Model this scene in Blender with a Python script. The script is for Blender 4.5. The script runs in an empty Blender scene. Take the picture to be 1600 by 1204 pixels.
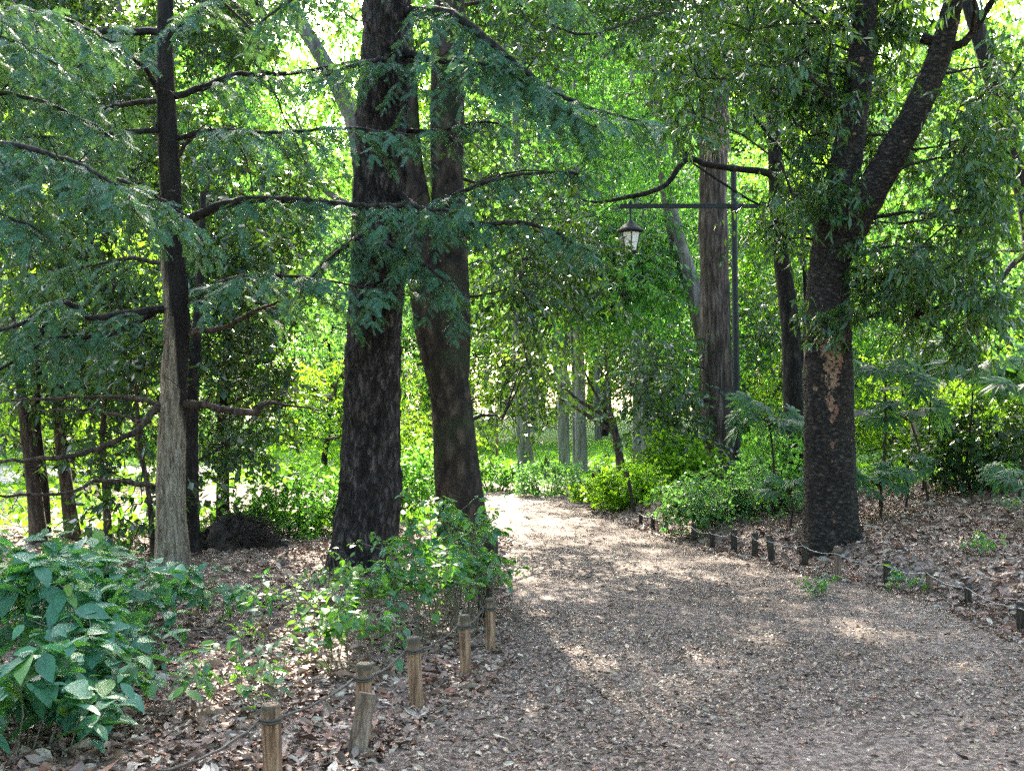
import bpy, math
import numpy as np
from mathutils import Vector

# ------------------------------------------------------------------ camera, world, sun, exposure
F_PX, CX, CY, HOR, EYE = 1700.0, 800.0, 602.0, 640.0, 1.6
PITCH = math.atan((HOR - CY) / F_PX)
SC = bpy.context.scene
COL = SC.collection
cam = bpy.data.objects.new("camera", bpy.data.cameras.new("camera"))
COL.objects.link(cam)
cam.location = (0, 0, EYE)
cam.rotation_euler = (math.pi / 2 + PITCH, 0, 0)
cam.data.sensor_width = 36.0
cam.data.lens = F_PX / 1600 * 36
cam.data.clip_start = 0.05
cam.data.clip_end = 3000
SC.camera = cam

SUN_AZ = math.radians(-9.5)      # left of the view axis
SUN_EL = math.radians(34)
w = bpy.data.worlds.new("World")
SC.world = w
w.use_nodes = True
nt = w.node_tree
sky = nt.nodes.new("ShaderNodeTexSky")
sky.sky_type = 'NISHITA'
sky.sun_disc = False
sky.sun_elevation = SUN_EL
sky.sun_rotation = SUN_AZ
sky.air_density = 0.8
sky.dust_density = 3.5
sky.ozone_density = 0.3
bg = nt.nodes["Background"]
bg.inputs["Strength"].default_value = 0.15
nt.links.new(sky.outputs[0], bg.inputs[0])
sl = bpy.data.lights.new("sun", 'SUN')
sl.energy = 3.1
sl.angle = math.radians(0.5)
sl.color = (1.0, 0.90, 0.74)
so = bpy.data.objects.new("sun", sl)
COL.objects.link(so)
sd = Vector((math.sin(SUN_AZ) * math.cos(SUN_EL), math.cos(SUN_AZ) * math.cos(SUN_EL), math.sin(SUN_EL)))
so.rotation_euler = (-sd).to_track_quat('-Z', 'Y').to_euler()
so.location = (-10, 60, 30)

vs = SC.view_settings
SC.display_settings.display_device = 'sRGB'
vs.view_transform = 'Standard'
vs.look = 'None'
vs.exposure = 3.4
vs.gamma = 1.0
cy = SC.cycles
cy.max_bounces = 7
cy.diffuse_bounces = 2
cy.glossy_bounces = 2
cy.transmission_bounces = 5
cy.volume_bounces = 0
cy.use_denoising = False
cy.sample_clamp_indirect = 0.5
cy.caustics_reflective = False
cy.caustics_refractive = False

rng = np.random.default_rng(11)

# ------------------------------------------------------------------ pixel <-> world
CP, SP = math.cos(PITCH), math.sin(PITCH)


def at(px, py, d):
    """world point seen at photograph pixel (px, py) at distance d along the view ground axis"""
    u, v = (px - CX) / F_PX, (CY - py) / F_PX
    y, z = CP - v * SP, SP + v * CP
    k = d / y
    return np.array([u * k, d, EYE + z * k])


def ground_at(px, py, z=0.0):
    u, v = (px - CX) / F_PX, (CY - py) / F_PX
    y, zz = CP - v * SP, SP + v * CP
    k = (z - EYE) / zz
    return np.array([u * k, y * k, z])


def sstep(a, b, x):
    t = np.clip((np.asarray(x, float) - a) / (b - a), 0, 1)
    return t * t * (3 - 2 * t)


# path edges (x as a function of distance y)
LE_Y = [-6, 2, 4.6, 5.2, 5.8, 6.5, 7.1, 9, 12, 15, 16.5, 17.6, 18.2]
LE_X = [-3.4, -1.9, -1.0, -.72, -.50, -.28, -.13, -.12, -.1, -.35, -.8, -1.9, -3.0]
RE_Y = [-6, 3, 7.8, 8.9, 9.5, 10, 10.3, 11.2, 12.2, 13.3, 14.5, 16, 17.5, 19, 20.5]
RE_X = [5, 4.0, 3.70, 3.72, 3.62, 3.45, 3.12, 2.95, 2.5, 2.22, 2.0, 1.65, 1.4, 1.2, .6]


def left_edge(y):
    return np.interp(y, LE_Y, LE_X)


def right_edge(y):
    return np.interp(y, RE_Y, RE_X)


_k = rng.normal(size=(14, 3))
_ph = rng.uniform(0, 6.28, 14)


def wav(x, y, s):
    """smooth pseudo noise about -1..1"""
    r = np.zeros_like(np.asarray(x, float))
    for i in range(14):
        r = r + np.sin((_k[i, 0] * x + _k[i, 1] * y) * s + _ph[i])
    return r / 4.5


def H(x, y):
    x = np.asarray(x, float)
    y = np.asarray(y, float)
    s = x - right_edge(y)
    near = 1 - sstep(15, 24, y)
    bank = (0.20 * sstep(0.02, .55, s) + 0.095 * np.clip(s - .3, 0, 6)) * near
    l = left_edge(y) - x
    lb = 0.05 * sstep(0.0, .8, l) * (1 - sstep(13, 18, y))
    hill = 0.02 * np.clip(y - 30, 0, 60)
    offp = sstep(0, .6, np.maximum(s, l))
    return bank + lb + hill + wav(x, y, .9) * .03 * offp + wav(x, y, .35) * .015


# ------------------------------------------------------------------ mesh helpers
class Geo:
    def __init__(self):
        self.V, self.Fs, self.n = [], [], 0

    def add(self, V, F, mi=0):
        V = np.asarray(V, float).reshape(-1, 3)
        F = np.asarray(F, np.int64)
        if len(V) == 0 or len(F) == 0:
            return
        self.V.append(V)
        self.Fs.append((F + self.n, mi))
        self.n += len(V)

    def mesh(self, name, mats, origin=(0, 0, 0), smooth=True):
        me = bpy.data.meshes.new(name)
        V = np.concatenate(self.V) - np.asarray(origin)
        me.vertices.add(len(V))
        me.vertices.foreach_set("co", V.astype(np.float32).ravel())
        lv = np.concatenate([f.ravel() for f, _ in self.Fs])
        tot = np.concatenate([np.full(len(f), f.shape[1]) for f, _ in self.Fs])
        mi = np.concatenate([np.full(len(f), m) for f, m in self.Fs])
        st = np.concatenate([[0], np.cumsum(tot)[:-1]])
        me.loops.add(len(lv))
        me.loops.foreach_set("vertex_index", lv.astype(np.int32))
        me.polygons.add(len(tot))
        me.polygons.foreach_set("loop_start", st.astype(np.int32))
        me.polygons.foreach_set("loop_total", tot.astype(np.int32))
        me.polygons.foreach_set("material_index", mi.astype(np.int32))
        me.polygons.foreach_set("use_smooth", np.full(len(tot), smooth))
        me.update(calc_edges=True)
        for m in (mats if isinstance(mats, (list, tuple)) else [mats]):
            me.materials.append(m)
        return me

    def build(self, name, mats, parent=None, origin=(0, 0, 0), smooth=True):
        o = bpy.data.objects.new(name, self.mesh(name, mats, origin, smooth))
        COL.objects.link(o)
        if parent is not None:
            o.parent = parent
        else:
            o.location = origin
        return o


def thing(name, label, cat, loc=(0, 0, 0), group=None):
    o = bpy.data.objects.new(name, None)
    COL.objects.link(o)
    o.empty_display_size = .1
    o.location = loc
    o["label"] = label
    o["category"] = cat
    if group:
        o["group"] = group
    return o


def struct(o, kind="structure"):
    o["kind"] = kind
    return o


def unit(a):
    return a / (np.linalg.norm(a, axis=-1, keepdims=True) + 1e-9)


def smooth_path(P, R, step):
    """Catmull-Rom through points, resampled about every step metres"""
    P = np.asarray(P, float)
    R = np.asarray(R, float)
    Q = np.vstack([2 * P[0] - P[1], P, 2 * P[-1] - P[-2]])
    out, rad = [], []
    for i in range(len(P) - 1):
        p0, p1, p2, p3 = Q[i:i + 4]
        n = max(2, int(np.linalg.norm(p2 - p1) / step))
        for t in np.arange(n) / n:
            out.append(.5 * ((2 * p1) + (p2 - p0) * t + (2 * p0 - 5 * p1 + 4 * p2 - p3) * t * t + (3 * p1 - p0 - 3 * p2 + p3) * t ** 3))
            rad.append(R[i] * (1 - t) + R[i + 1] * t)
    out.append(P[-1])
    rad.append(R[-1])
    return np.array(out), np.array(rad)


def lattice(nu, nv, u, v, seed):
    """value noise periodic in v (0..1), u in cells"""
    g = np.random.default_rng(seed).uniform(-1, 1, (nu + 2, nv))
    u = np.clip(u, 0, nu)
    vv = (v % 1.0) * nv
    i, j = np.floor(u).astype(int), np.floor(vv).astype(int) % nv
    fu, fv = u - np.floor(u), vv - np.floor(vv)
    fu, fv = fu * fu * (3 - 2 * fu), fv * fv * (3 - 2 * fv)
    j1 = (j + 1) % nv
    return (g[i, j] * (1 - fu) * (1 - fv) + g[i + 1, j] * fu * (1 - fv) + g[i, j1] * (1 - fu) * fv + g[i + 1, j1] * fu * fv)


def tube(geo, P, R, seg=8, ridge=0.0, nridge=14, rlen=.5, lump=0.0, seed=0, mi=0, cap=True, root=None):
    P = np.asarray(P, float)
    R = np.asarray(R, float)
    n = len(P)
    T = unit(np.gradient(P, axis=0))
    ref = np.array([0, 1.0, 0]) if abs(T[0, 1]) < .9 else np.array([1.0, 0, 0])
    A = np.zeros((n, 3))
    a = unit(np.cross(T[0], ref))
    for i in range(n):
        a = unit(a - T[i] * np.dot(a, T[i]))
        A[i] = a
    B = np.cross(T, A)
    th = np.arange(seg) / seg
    L = np.concatenate([[0], np.cumsum(np.linalg.norm(np.diff(P, axis=0), axis=1))])
    rr = np.repeat(R[:, None], seg, 1)
    U, Vv = np.meshgrid(L, th, indexing='ij')
    if ridge:
        nu = int(L[-1] / rlen) + 2
        wob = lattice(nu, 6, U / rlen, Vv, seed + 5) * .035
        r1 = lattice(nu, nridge, U / rlen, Vv + wob, seed)
        r2 = lattice(nu * 2, nridge * 2, U / rlen * 2, Vv + wob, seed + 1)
        rr = rr + ridge * (np.abs(r1) * -1.4 + .5 + r2 * .4)
    if lump:
        nu = int(L[-1] / .6) + 2
        rr = rr * (1 + lump * lattice(nu, 4, U / .6, Vv, seed + 9))
    if root:
        amt, hh, kk = root
        zr = np.clip(P[:, 2] - P[0, 2] - .2, 0, 9)[:, None]
        a = Vv * 2 * np.pi
        lob = .5 + .5 * np.cos(kk * a + seed) * .8 + .35 * np.cos((kk + 2) * a + 2 * seed)
        rr = rr * (1 + amt * np.exp(-zr / hh * 2.6) * np.clip(lob, 0, 1.4))
    ca, sa = np.cos(th * 2 * np.pi), np.sin(th * 2 * np.pi)
    V = P[:, None] + rr[..., None] * (ca[None, :, None] * A[:, None] + sa[None, :, None] * B[:, None])
    idx = np.arange(n * seg).reshape(n, seg)
    nx = np.roll(idx, -1, 1)
    F = np.stack([idx[:-1], nx[:-1], nx[1:], idx[1:]], -1).reshape(-1, 4)
    geo.add(V, F, mi)
    if cap:
        geo.add(np.vstack([V[-1], P[-1:]]), np.array([[i, (i + 1) % seg, seg] for i in range(seg)]), mi)
        geo.add(np.vstack([V[0], P[:1]]), np.array([[(i + 1) % seg, i, seg] for i in range(seg)]), mi)


def sticks(geo, P0, P1, r0, r1, mi=0, sag=None):
    """many thin three-sided sticks at once, with a bend in the middle"""
    P0, P1 = np.asarray(P0, float), np.asarray(P1, float)
    m = len(P0)
    if m == 0:
        return
    r0 = np.broadcast_to(np.asarray(r0, float), (m,))
    r1 = np.broadcast_to(np.asarray(r1, float), (m,))
    d = unit(P1 - P0)
    ref = np.where(np.abs(d[:, 2:3]) < .8, np.array([[0, 0, 1.0]]), np.array([[1.0, 0, 0]]))
    a = unit(np.cross(d, ref))
    b = np.cross(d, a)
    M = (P0 + P1) / 2 + (0 if sag is None else sag)
    rings = []
    for P, r in ((P0, r0), (M, (r0 + r1) / 2), (P1, r1)):
        for k in range(3):
            c, s = math.cos(k * 2.0944), math.sin(k * 2.0944)
            rings.append(P + r[:, None] * (c * a + s * b))
    V = np.stack(rings, 1).reshape(-1, 3)
    f = []
    for q in range(2):
        for k in range(3):
            f.append([q * 3 + k, q * 3 + (k + 1) % 3, q * 3 + 3 + (k + 1) % 3, q * 3 + 3 + k])
    F = (np.array(f)[None] + (np.arange(m) * 9)[:, None, None]).reshape(-1, 4)
    geo.add(V, F, mi)


# ------------------------------------------------------------------ leaf shapes (x across, y along, z up)
def leaf_shape(stations, widths, arch=.15, fold=.2, wave=0.0):
    V, F = [], []
    n = len(stations)
    for i, (s, wd) in enumerate(zip(stations, widths)):
        z = -arch * s * s
        wz = wave * (1 if i % 2 else -1)
        V += [(-wd, s, z + fold * wd + wz), (0, s, z), (wd, s, z + fold * wd - wz)]
    for i in range(n - 1):
        a = i * 3
        for k in (0, 1):
            F += [(a + k, a + k + 1, a + k + 4), (a + k, a + k + 4, a + k + 3)]
    return np.array(V, float), np.array(F)


DIA = [(np.array([(0, 0, 0), (.2, .45, .05), (0, 1, -.06), (-.2, .45, .05)], float), np.array([(0, 1, 2), (0, 2, 3)])),
       (np.array([(0, 0, 0), (.24, .5, -.04), (0, 1, .03), (-.24, .4, .06)], float), np.array([(0, 1, 2), (0, 2, 3)]))]
WIDE = [(np.array([(0, 0, 0), (.3, .5, .07), (0, 1, -.06), (-.3, .5, .05)], float), np.array([(0, 1, 2), (0, 2, 3)])),
        (np.array([(0, 0, 0), (.36, .45, -.05), (0, 1, .03), (-.33, .5, .06)], float), np.array([(0, 1, 2), (0, 2, 3)]))]
OAK = [leaf_shape([0, .3, .65, 1], [.02, .13, .12, .01], a, .25) for a in (.12, .3, -.05)]
BROAD = [leaf_shape([0, .12, .3, .5, .72, .9, 1], [.012, .13, .24, .26, .19, .08, .005], a, f, .008) for a, f in ((.25, .25), (.4, .1), (.1, .35))]
LITTER = [leaf_shape([0, .35, .7, 1], [.03, .23, .19, .01], a, f, wv) for a, f, wv in ((-.35, .35, .03), (.2, -.5, .02), (-.12, .8, .05), (.3, .2, .06))]


def spray_shape(np_=13, seed=0):
    r = np.random.default_rng(seed)
    V, F = [], []
    V += [(-.008, 0, 0), (.008, 0, 0), (0, 1, -.12)]
    F.append((0, 1, 2))
    for i in range(np_):
        t = .06 + .9 * i / (np_ - 1)
        ln = .24 * (1 - .55 * t) + .04
        for sg in (-1, 1):
            ang = math.radians(r.uniform(42, 66))
            dx, dy = sg * math.sin(ang) * ln, math.cos(ang) * ln
            z0 = -.12 * t * t
            zz = z0 + r.uniform(-.05, .03)
            k = len(V)
            V += [(0, t - .03, z0), (0, t + .03, z0), (dx + sg * .0, t + dy + .02, zz), (dx, t + dy - .024, zz)]
            F += [(k, k + 3, k + 2), (k, k + 2, k + 1)]
    return np.array(V, float), np.array(F)


SPRAY = [spray_shape(12, s) for s in (1, 2, 3)]


def palm_shape(seed=0):
    """a Fatsia-like hand: nine pointed lobes round the stalk"""
    r = np.random.default_rng(seed)
    V, F = [], []
    for i, a in enumerate(np.linspace(-2.25, 2.25, 9)):
        ln = (.62 if i in (0, 8) else .85 if i in (1, 7) else 1.0) * r.uniform(.92, 1.05)
        sh, fc = leaf_shape([0, .3, .55, .8, 1], [.05, .085, .12, .085, .004], .28 + r.uniform(-.06, .1), .3)
        sh = sh * ln
        c, s = math.cos(a), math.sin(a)
        W = np.stack([sh[:, 0] * c + sh[:, 1] * s, -sh[:, 0] * s + sh[:, 1] * c, sh[:, 2] + .0], 1)
        F.append(fc + len(V))
        V += list(W)
    return np.array(V), np.concatenate(F)


PALM = [palm_shape(s) for s in (1, 2, 3)]


def place(geo, shapes, pos, d, nrm, size, mi=0):
    pos, d, nrm = np.asarray(pos, float), unit(np.asarray(d, float)), np.asarray(nrm, float)
    size = np.broadcast_to(np.asarray(size, float), (len(pos),))
    side = unit(np.cross(d, nrm))
    n2 = np.cross(side, d)
    pick = rng.integers(0, len(shapes), len(pos))
    for k, (T, F) in enumerate(shapes):
        m = pick == k
        c = int(m.sum())
        if not c:
            continue
        s = size[m][:, None, None]
        V = pos[m][:, None] + s * (T[None, :, 0, None] * side[m][:, None] + T[None, :, 1, None] * d[m][:, None] + T[None, :, 2, None] * n2[m][:, None])
        FF = (F[None] + (np.arange(c) * len(T))[:, None, None]).reshape(-1, 3)
        geo.add(V.reshape(-1, 3), FF, mi)


def rdir(n, zs=1.0):
    v = rng.normal(size=(n, 3))
    v[:, 2] *= zs
    return unit(v)


def sprigs(geo, C, rad, ntw, nl, size, shapes, droop=.3, hang=.5, flat=.6, leaf_mi=0, twig_mi=1, twig_r=.004, upn=1.2, jit=.35):
    """leafy twigs round each centre of C: ntw twigs of nl leaves"""
    C = np.asarray(C, float)
    m = len(C)
    rad = np.broadcast_to(np.asarray(rad, float), (m,))
    c = np.repeat(C, ntw, 0)
    r = np.repeat(rad, ntw)
    n = len(c)
    d = rdir(n, flat)
    o = c + rng.normal(size=(n, 3)) * (r * jit)[:, None] * [1, 1, .8]
    L = r * rng.uniform(.5, 1.15, n)
    e = o + d * L[:, None]
    e[:, 2] -= droop * L
    if twig_r:
        sticks(geo, o, e, twig_r, twig_r * .5, twig_mi, sag=np.stack([0 * L, 0 * L, droop * L * .2], 1))
    t = rng.uniform(.2, 1.05, (n, nl))
    p = o[:, None] * (1 - t[..., None]) + e[:, None] * t[..., None]
    p = p.reshape(-1, 3)
    p[:, 2] += (np.repeat(droop * L, nl) * .4 * (t * (1 - t)).ravel() * 4 * .2)
    k = len(p)
    ld = unit(np.repeat(unit(e - o), nl, 0) * .6 + rdir(k) * .8 + np.array([0, 0, -hang]))
    ln = unit(rng.normal(size=(k, 3)) * .75 + np.array([0, 0, upn]))
    place(geo, shapes, p, ld, ln, size * rng.uniform(.6, 1.2, k), leaf_mi)


# ------------------------------------------------------------------ materials
def new_mat(name):
    m = bpy.data.materials.new(name)
    m.use_nodes = True
    t = m.node_tree
    for n in list(t.nodes):
        t.nodes.remove(n)
    out = t.nodes.new("ShaderNodeOutputMaterial")
    return m, t, out


def N(t, typ, **kw):
    n = t.nodes.new(typ)
    for k, v in kw.items():
        setattr(n, k, v)
    return n


def ramp(t, stops, fac=None):
    r = t.nodes.new("ShaderNodeValToRGB")
    el = r.color_ramp.elements
    while len(el) < len(stops):
        el.new(.5)
    for e, (p, c) in zip(el, stops):
        e.position = p
        e.color = (*c, 1) if len(c) == 3 else c
    if fac is not None:
        t.links.new(fac, r.inputs[0])
    return r


def leaf_mat(name, cols, trans, tfac=.45, rough=.42, spec=.5, veins=False):
    m, t, out = new_mat(name)
    g = N(t, "ShaderNodeNewGeometry")
    st = [(i / max(1, len(cols) - 1), c) for i, c in enumerate(cols)]
    r = ramp(t, st, g.outputs["Random Per Island"])
    col = r.outputs[0]
    p = N(t, "ShaderNodeBsdfPrincipled")
    p.inputs["Roughness"].default_value = rough
    p.inputs["Specular IOR Level"].default_value = spec
    t.links.new(col, p.inputs["Base Color"])
    tr = N(t, "ShaderNodeBsdfTranslucent")
    mx = N(t, "ShaderNodeMix", data_type='RGBA')
    mx.blend_type = 'MULTIPLY'
    mx.inputs[0].default_value = .0
    r2 = ramp(t, [(0, tuple(x * .7 for x in trans)), (1, tuple(min(1, x * 1.25) for x in trans))], g.outputs["Random Per Island"])
    t.links.new(r2.outputs[0], tr.inputs["Color"])
    ms = N(t, "ShaderNodeMixShader")
    ms.inputs[0].default_value = tfac
    t.links.new(p.outputs[0], ms.inputs[1])
    t.links.new(tr.outputs[0], ms.inputs[2])
    t.links.new(ms.outputs[0], out.inputs[0])
    t.nodes.remove(mx)
    if veins:
        tc = N(t, "ShaderNodeTexCoord")
        nz = N(t, "ShaderNodeTexNoise")
        nz.inputs["Scale"].default_value = 45
        t.links.new(tc.outputs["Object"], nz.inputs[0])
        b = N(t, "ShaderNodeBump")
        b.inputs["Strength"].default_value = .35
        b.inputs["Distance"].default_value = .01
        t.links.new(nz.outputs[0], b.inputs["Height"])
        t.links.new(b.outputs[0], p.inputs["Normal"])
    return m


def bark_mat(name, dark, mid, light, sc=16, zs=.22, bump=.6, dist=.03, rough=.9, moss=None, extra=None):
    m, t, out = new_mat(name)
    tc = N(t, "ShaderNodeTexCoord")
    mp = N(t, "ShaderNodeMapping")
    mp.inputs["Scale"].default_value = (1, 1, zs)
    t.links.new(tc.outputs["Object"], mp.inputs[0])
    nz = N(t, "ShaderNodeTexNoise")
    nz.inputs["Scale"].default_value = sc
    nz.inputs["Detail"].default_value = 6
    nz.inputs["Roughness"].default_value = .6
    t.links.new(mp.outputs[0], nz.inputs[0])
    vo = N(t, "ShaderNodeTexVoronoi", feature='DISTANCE_TO_EDGE')
    vo.inputs["Scale"].default_value = sc * .9
    ad = N(t, "ShaderNodeMix", data_type='RGBA')
    ad.inputs[0].default_value = .12
    t.links.new(mp.outputs[0], ad.inputs[6])
    t.links.new(nz.outputs["Color"], ad.inputs[7])
    t.links.new(ad.outputs[2], vo.inputs[0])
    mu = N(t, "ShaderNodeMath", operation='MULTIPLY_ADD')
    mu.use_clamp = True
    mu.inputs[1].default_value = 1.1
    t.links.new(vo.outputs["Distance"], mu.inputs[0])
    sb = N(t, "ShaderNodeMath", operation='MULTIPLY_ADD')
    sb.inputs[1].default_value = 1.3
    sb.inputs[2].default_value = -.38
    t.links.new(nz.outputs["Fac"], sb.inputs[0])
    t.links.new(sb.outputs[0], mu.inputs[2])
    r = ramp(t, [(.08, dark), (.42, mid), (.85, light)], mu.outputs[0])
    col = r.outputs[0]
    big = N(t, "ShaderNodeTexNoise")
    big.inputs["Scale"].default_value = 1.6
    big.inputs["Detail"].default_value = 3
    t.links.new(tc.outputs["Object"], big.inputs[0])
    if moss:
        mr = ramp(t, [(.5, (0, 0, 0)), (.68, (1, 1, 1))], big.outputs["Fac"])
        mm = N(t, "ShaderNodeMix", data_type='RGBA')
        t.links.new(mr.outputs[0], mm.inputs[0])
        t.links.new(col, mm.inputs[6])
        mm.inputs[7].default_value = (*moss, 1)
        col = mm.outputs[2]
    if extra:
        col = extra(t, tc, col)
    p = N(t, "ShaderNodeBsdfPrincipled")
    p.inputs["Roughness"].default_value = rough
    p.inputs["Specular IOR Level"].default_value = .25
    t.links.new(col, p.inputs["Base Color"])
    b = N(t, "ShaderNodeBump")
    b.inputs["Strength"].default_value = bump
    b.inputs["Distance"].default_value = dist
    t.links.new(mu.outputs[0], b.inputs["Height"])
    t.links.new(b.outputs[0], p.inputs["Normal"])
    t.links.new(p.outputs[0], out.inputs[0])
    return m


def plain_mat(name, col, rough=.6, metal=0.0, var=None, sc=30, bump=0.0):
    m, t, out = new_mat(name)
    p = N(t, "ShaderNodeBsdfPrincipled")
    p.inputs["Roughness"].default_value = rough
    p.inputs["Metallic"].default_value = metal
    p.inputs["Base Color"].default_value = (*col, 1)
    tc = N(t, "ShaderNodeTexCoord")
    nz = N(t, "ShaderNodeTexNoise")
    nz.inputs["Scale"].default_value = sc
    nz.inputs["Detail"].default_value = 5
    t.links.new(tc.outputs["Object"], nz.inputs[0])
    if var:
        r = ramp(t, [(.3, col), (.7, var)], nz.outputs["Fac"])
        t.links.new(r.outputs[0], p.inputs["Base Color"])
    if bump:
        b = N(t, "ShaderNodeBump")
        b.inputs["Strength"].default_value = bump
        b.inputs["Distance"].default_value = .01
        t.links.new(nz.outputs["Fac"], b.inputs["Height"])
        t.links.new(b.outputs[0], p.inputs["Normal"])
    t.links.new(p.outputs[0], out.inputs[0])
    return m


def island_mat(name, cols, rough=.75, trans=None):
    m, t, out = new_mat(name)
    g = N(t, "ShaderNodeNewGeometry")
    r = ramp(t, [(i / (len(cols) - 1), c) for i, c in enumerate(cols)], g.outputs["Random Per Island"])
    p = N(t, "ShaderNodeBsdfPrincipled")
    p.inputs["Roughness"].default_value = rough
    p.inputs["Specular IOR Level"].default_value = .5
    t.links.new(r.outputs[0], p.inputs["Base Color"])
    t.links.new(p.outputs[0], out.inputs[0])
    return m


def soil_mat(name, stops, sc=9, fine=60, bump=.7):
    m, t, out = new_mat(name)
    tc = N(t, "ShaderNodeTexCoord")
    a = N(t, "ShaderNodeTexNoise")
    a.inputs["Scale"].default_value = sc * .12
    a.inputs["Detail"].default_value = 6
    b = N(t, "ShaderNodeTexVoronoi")
    b.inputs["Scale"].default_value = fine * .55
    c = N(t, "ShaderNodeTexNoise")
    c.inputs["Scale"].default_value = fine
    c.inputs["Detail"].default_value = 6
    for q in (a, b, c):
        t.links.new(tc.outputs["Object"], q.inputs[0])
    m1 = N(t, "ShaderNodeMath", operation='MULTIPLY_ADD')
    m1.inputs[1].default_value = .45
    t.links.new(a.outputs["Fac"], m1.inputs[0])
    sp = N(t, "ShaderNodeSeparateColor")
    t.links.new(b.outputs["Color"], sp.inputs[0])
    m2 = N(t, "ShaderNodeMath", operation='MULTIPLY_ADD')
    m2.inputs[1].default_value = .35
    t.links.new(sp.outputs[0], m2.inputs[0])
    m3 = N(t, "ShaderNodeMath", operation='MULTIPLY')
    m3.inputs[1].default_value = .3
    t.links.new(c.outputs["Fac"], m3.inputs[0])
    t.links.new(m3.outputs[0], m2.inputs[2])
    t.links.new(m2.outputs[0], m1.inputs[2])
    r = ramp(t, stops, m1.outputs[0])
    p = N(t, "ShaderNodeBsdfPrincipled")
    p.inputs["Roughness"].default_value = .9
    p.inputs["Specular IOR Level"].default_value = .3
    t.links.new(r.outputs[0], p.inputs["Base Color"])
    bp = N(t, "ShaderNodeBump")
    bp.inputs["Strength"].default_value = bump
    bp.inputs["Distance"].default_value = .02
    t.links.new(m1.outputs[0], bp.inputs["Height"])
    t.links.new(bp.outputs[0], p.inputs["Normal"])
    t.links.new(p.outputs[0], out.inputs[0])
    return m


M = {}
M["needle"] = leaf_mat("needle", [(.02, .07, .04), (.055, .15, .095), (.03, .095, .04), (.075, .185, .125)], (.12, .26, .05), .22, .62, .3)
M["oakleaf"] = leaf_mat("oak_leaf", [(.014, .05, .02), (.035, .10, .045), (.02, .07, .022), (.05, .11, .025)], (.17, .36, .015), .26, .34, .55)
M["darkleaf"] = leaf_mat("dark_leaf", [(.009, .035, .013), (.024, .072, .03), (.014, .05, .016), (.03, .08, .02)], (.14, .31, .012), .2, .34, .55)
M["lightleaf"] = leaf_mat("light_leaf", [(.035, .11, .02), (.06, .15, .028), (.09, .19, .03)], (.2, .52, .05), .5, .42, .5)
M["limeleaf"] = leaf_mat("lime_leaf", [(.06, .15, .015), (.1, .2, .02), (.14, .23, .02)], (.35, .66, .02), .55, .45, .45)
M["blueleaf"] = leaf_mat("blue_leaf", [(.04, .13, .06), (.07, .18, .09), (.06, .17, .05)], (.2, .46, .07), .45, .45, .5)
M["goldleaf"] = leaf_mat("gold_leaf", [(.07, .17, .03), (.10, .2, .03), (.2, .2, .05)], (.34, .55, .04), .5, .5, .4)
M["shrubleaf"] = leaf_mat("shrub_leaf", [(.04, .14, .08), (.075, .215, .135), (.05, .16, .09), (.09, .235, .15), (.045, .15, .06), (.065, .2, .12), (.16, .26, .03)], (.14, .42, .05), .28, .5, .4, True)
M["shrubleaf_b"] = leaf_mat("shrub_leaf_fresh", [(.035, .13, .07), (.05, .16, .08), (.06, .17, .05), (.14, .27, .02)], (.2, .48, .03), .36, .48, .4)
M["palmleaf"] = leaf_mat("palmate_leaf", [(.02, .07, .035), (.04, .11, .06), (.03, .09, .03)], (.15, .38, .03), .3, .6, .25)
M["grass"] = leaf_mat("ground_cover", [(.05, .17, .012), (.08, .22, .02), (.13, .26, .02)], (.26, .58, .02), .45, .5, .4)
M["bark_big"] = bark_mat("bark_furrowed", (.004, .0035, .0035), (.034, .026, .024), (.16, .125, .115), 19, .36, 1.0, .05)
M["bark_smooth"] = bark_mat("bark_smooth_dark", (.010, .008, .007), (.036, .026, .02), (.11, .08, .058), 9, .5, .8, .03, moss=(.035, .045, .02))
M["bark_grey"] = bark_mat("bark_grey", (.08, .07, .065), (.17, .15, .14), (.28, .25, .23), 12, .1, .6, .02)
M["bark_cypress"] = bark_mat("bark_cypress", (.015, .011, .009), (.07, .05, .039), (.18, .14, .11), 14, .14, .9, .03)
M["bark_pale"] = bark_mat("bark_pale_grey", (.09, .08, .075), (.2, .18, .168), (.33, .3, .285), 9, .12, .6, .02)
M["bark_dark"] = bark_mat("bark_dark", (.007, .006, .006), (.022, .018, .016), (.06, .05, .043), 16, .3, .7, .02)
M["bark_brown"] = bark_mat("bark_brown", (.016, .011, .009), (.06, .043, .032), (.14, .105, .08), 18, .25, .6, .02)
M["twig"] = bark_mat("twig", (.02, .016, .012), (.045, .035, .027), (.08, .065, .05), 30, .3, .3, .01)
M["stem"] = bark_mat("stem_pale", (.1, .085, .06), (.22, .19, .135), (.34, .3, .22), 40, .3, .3, .01)


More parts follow.
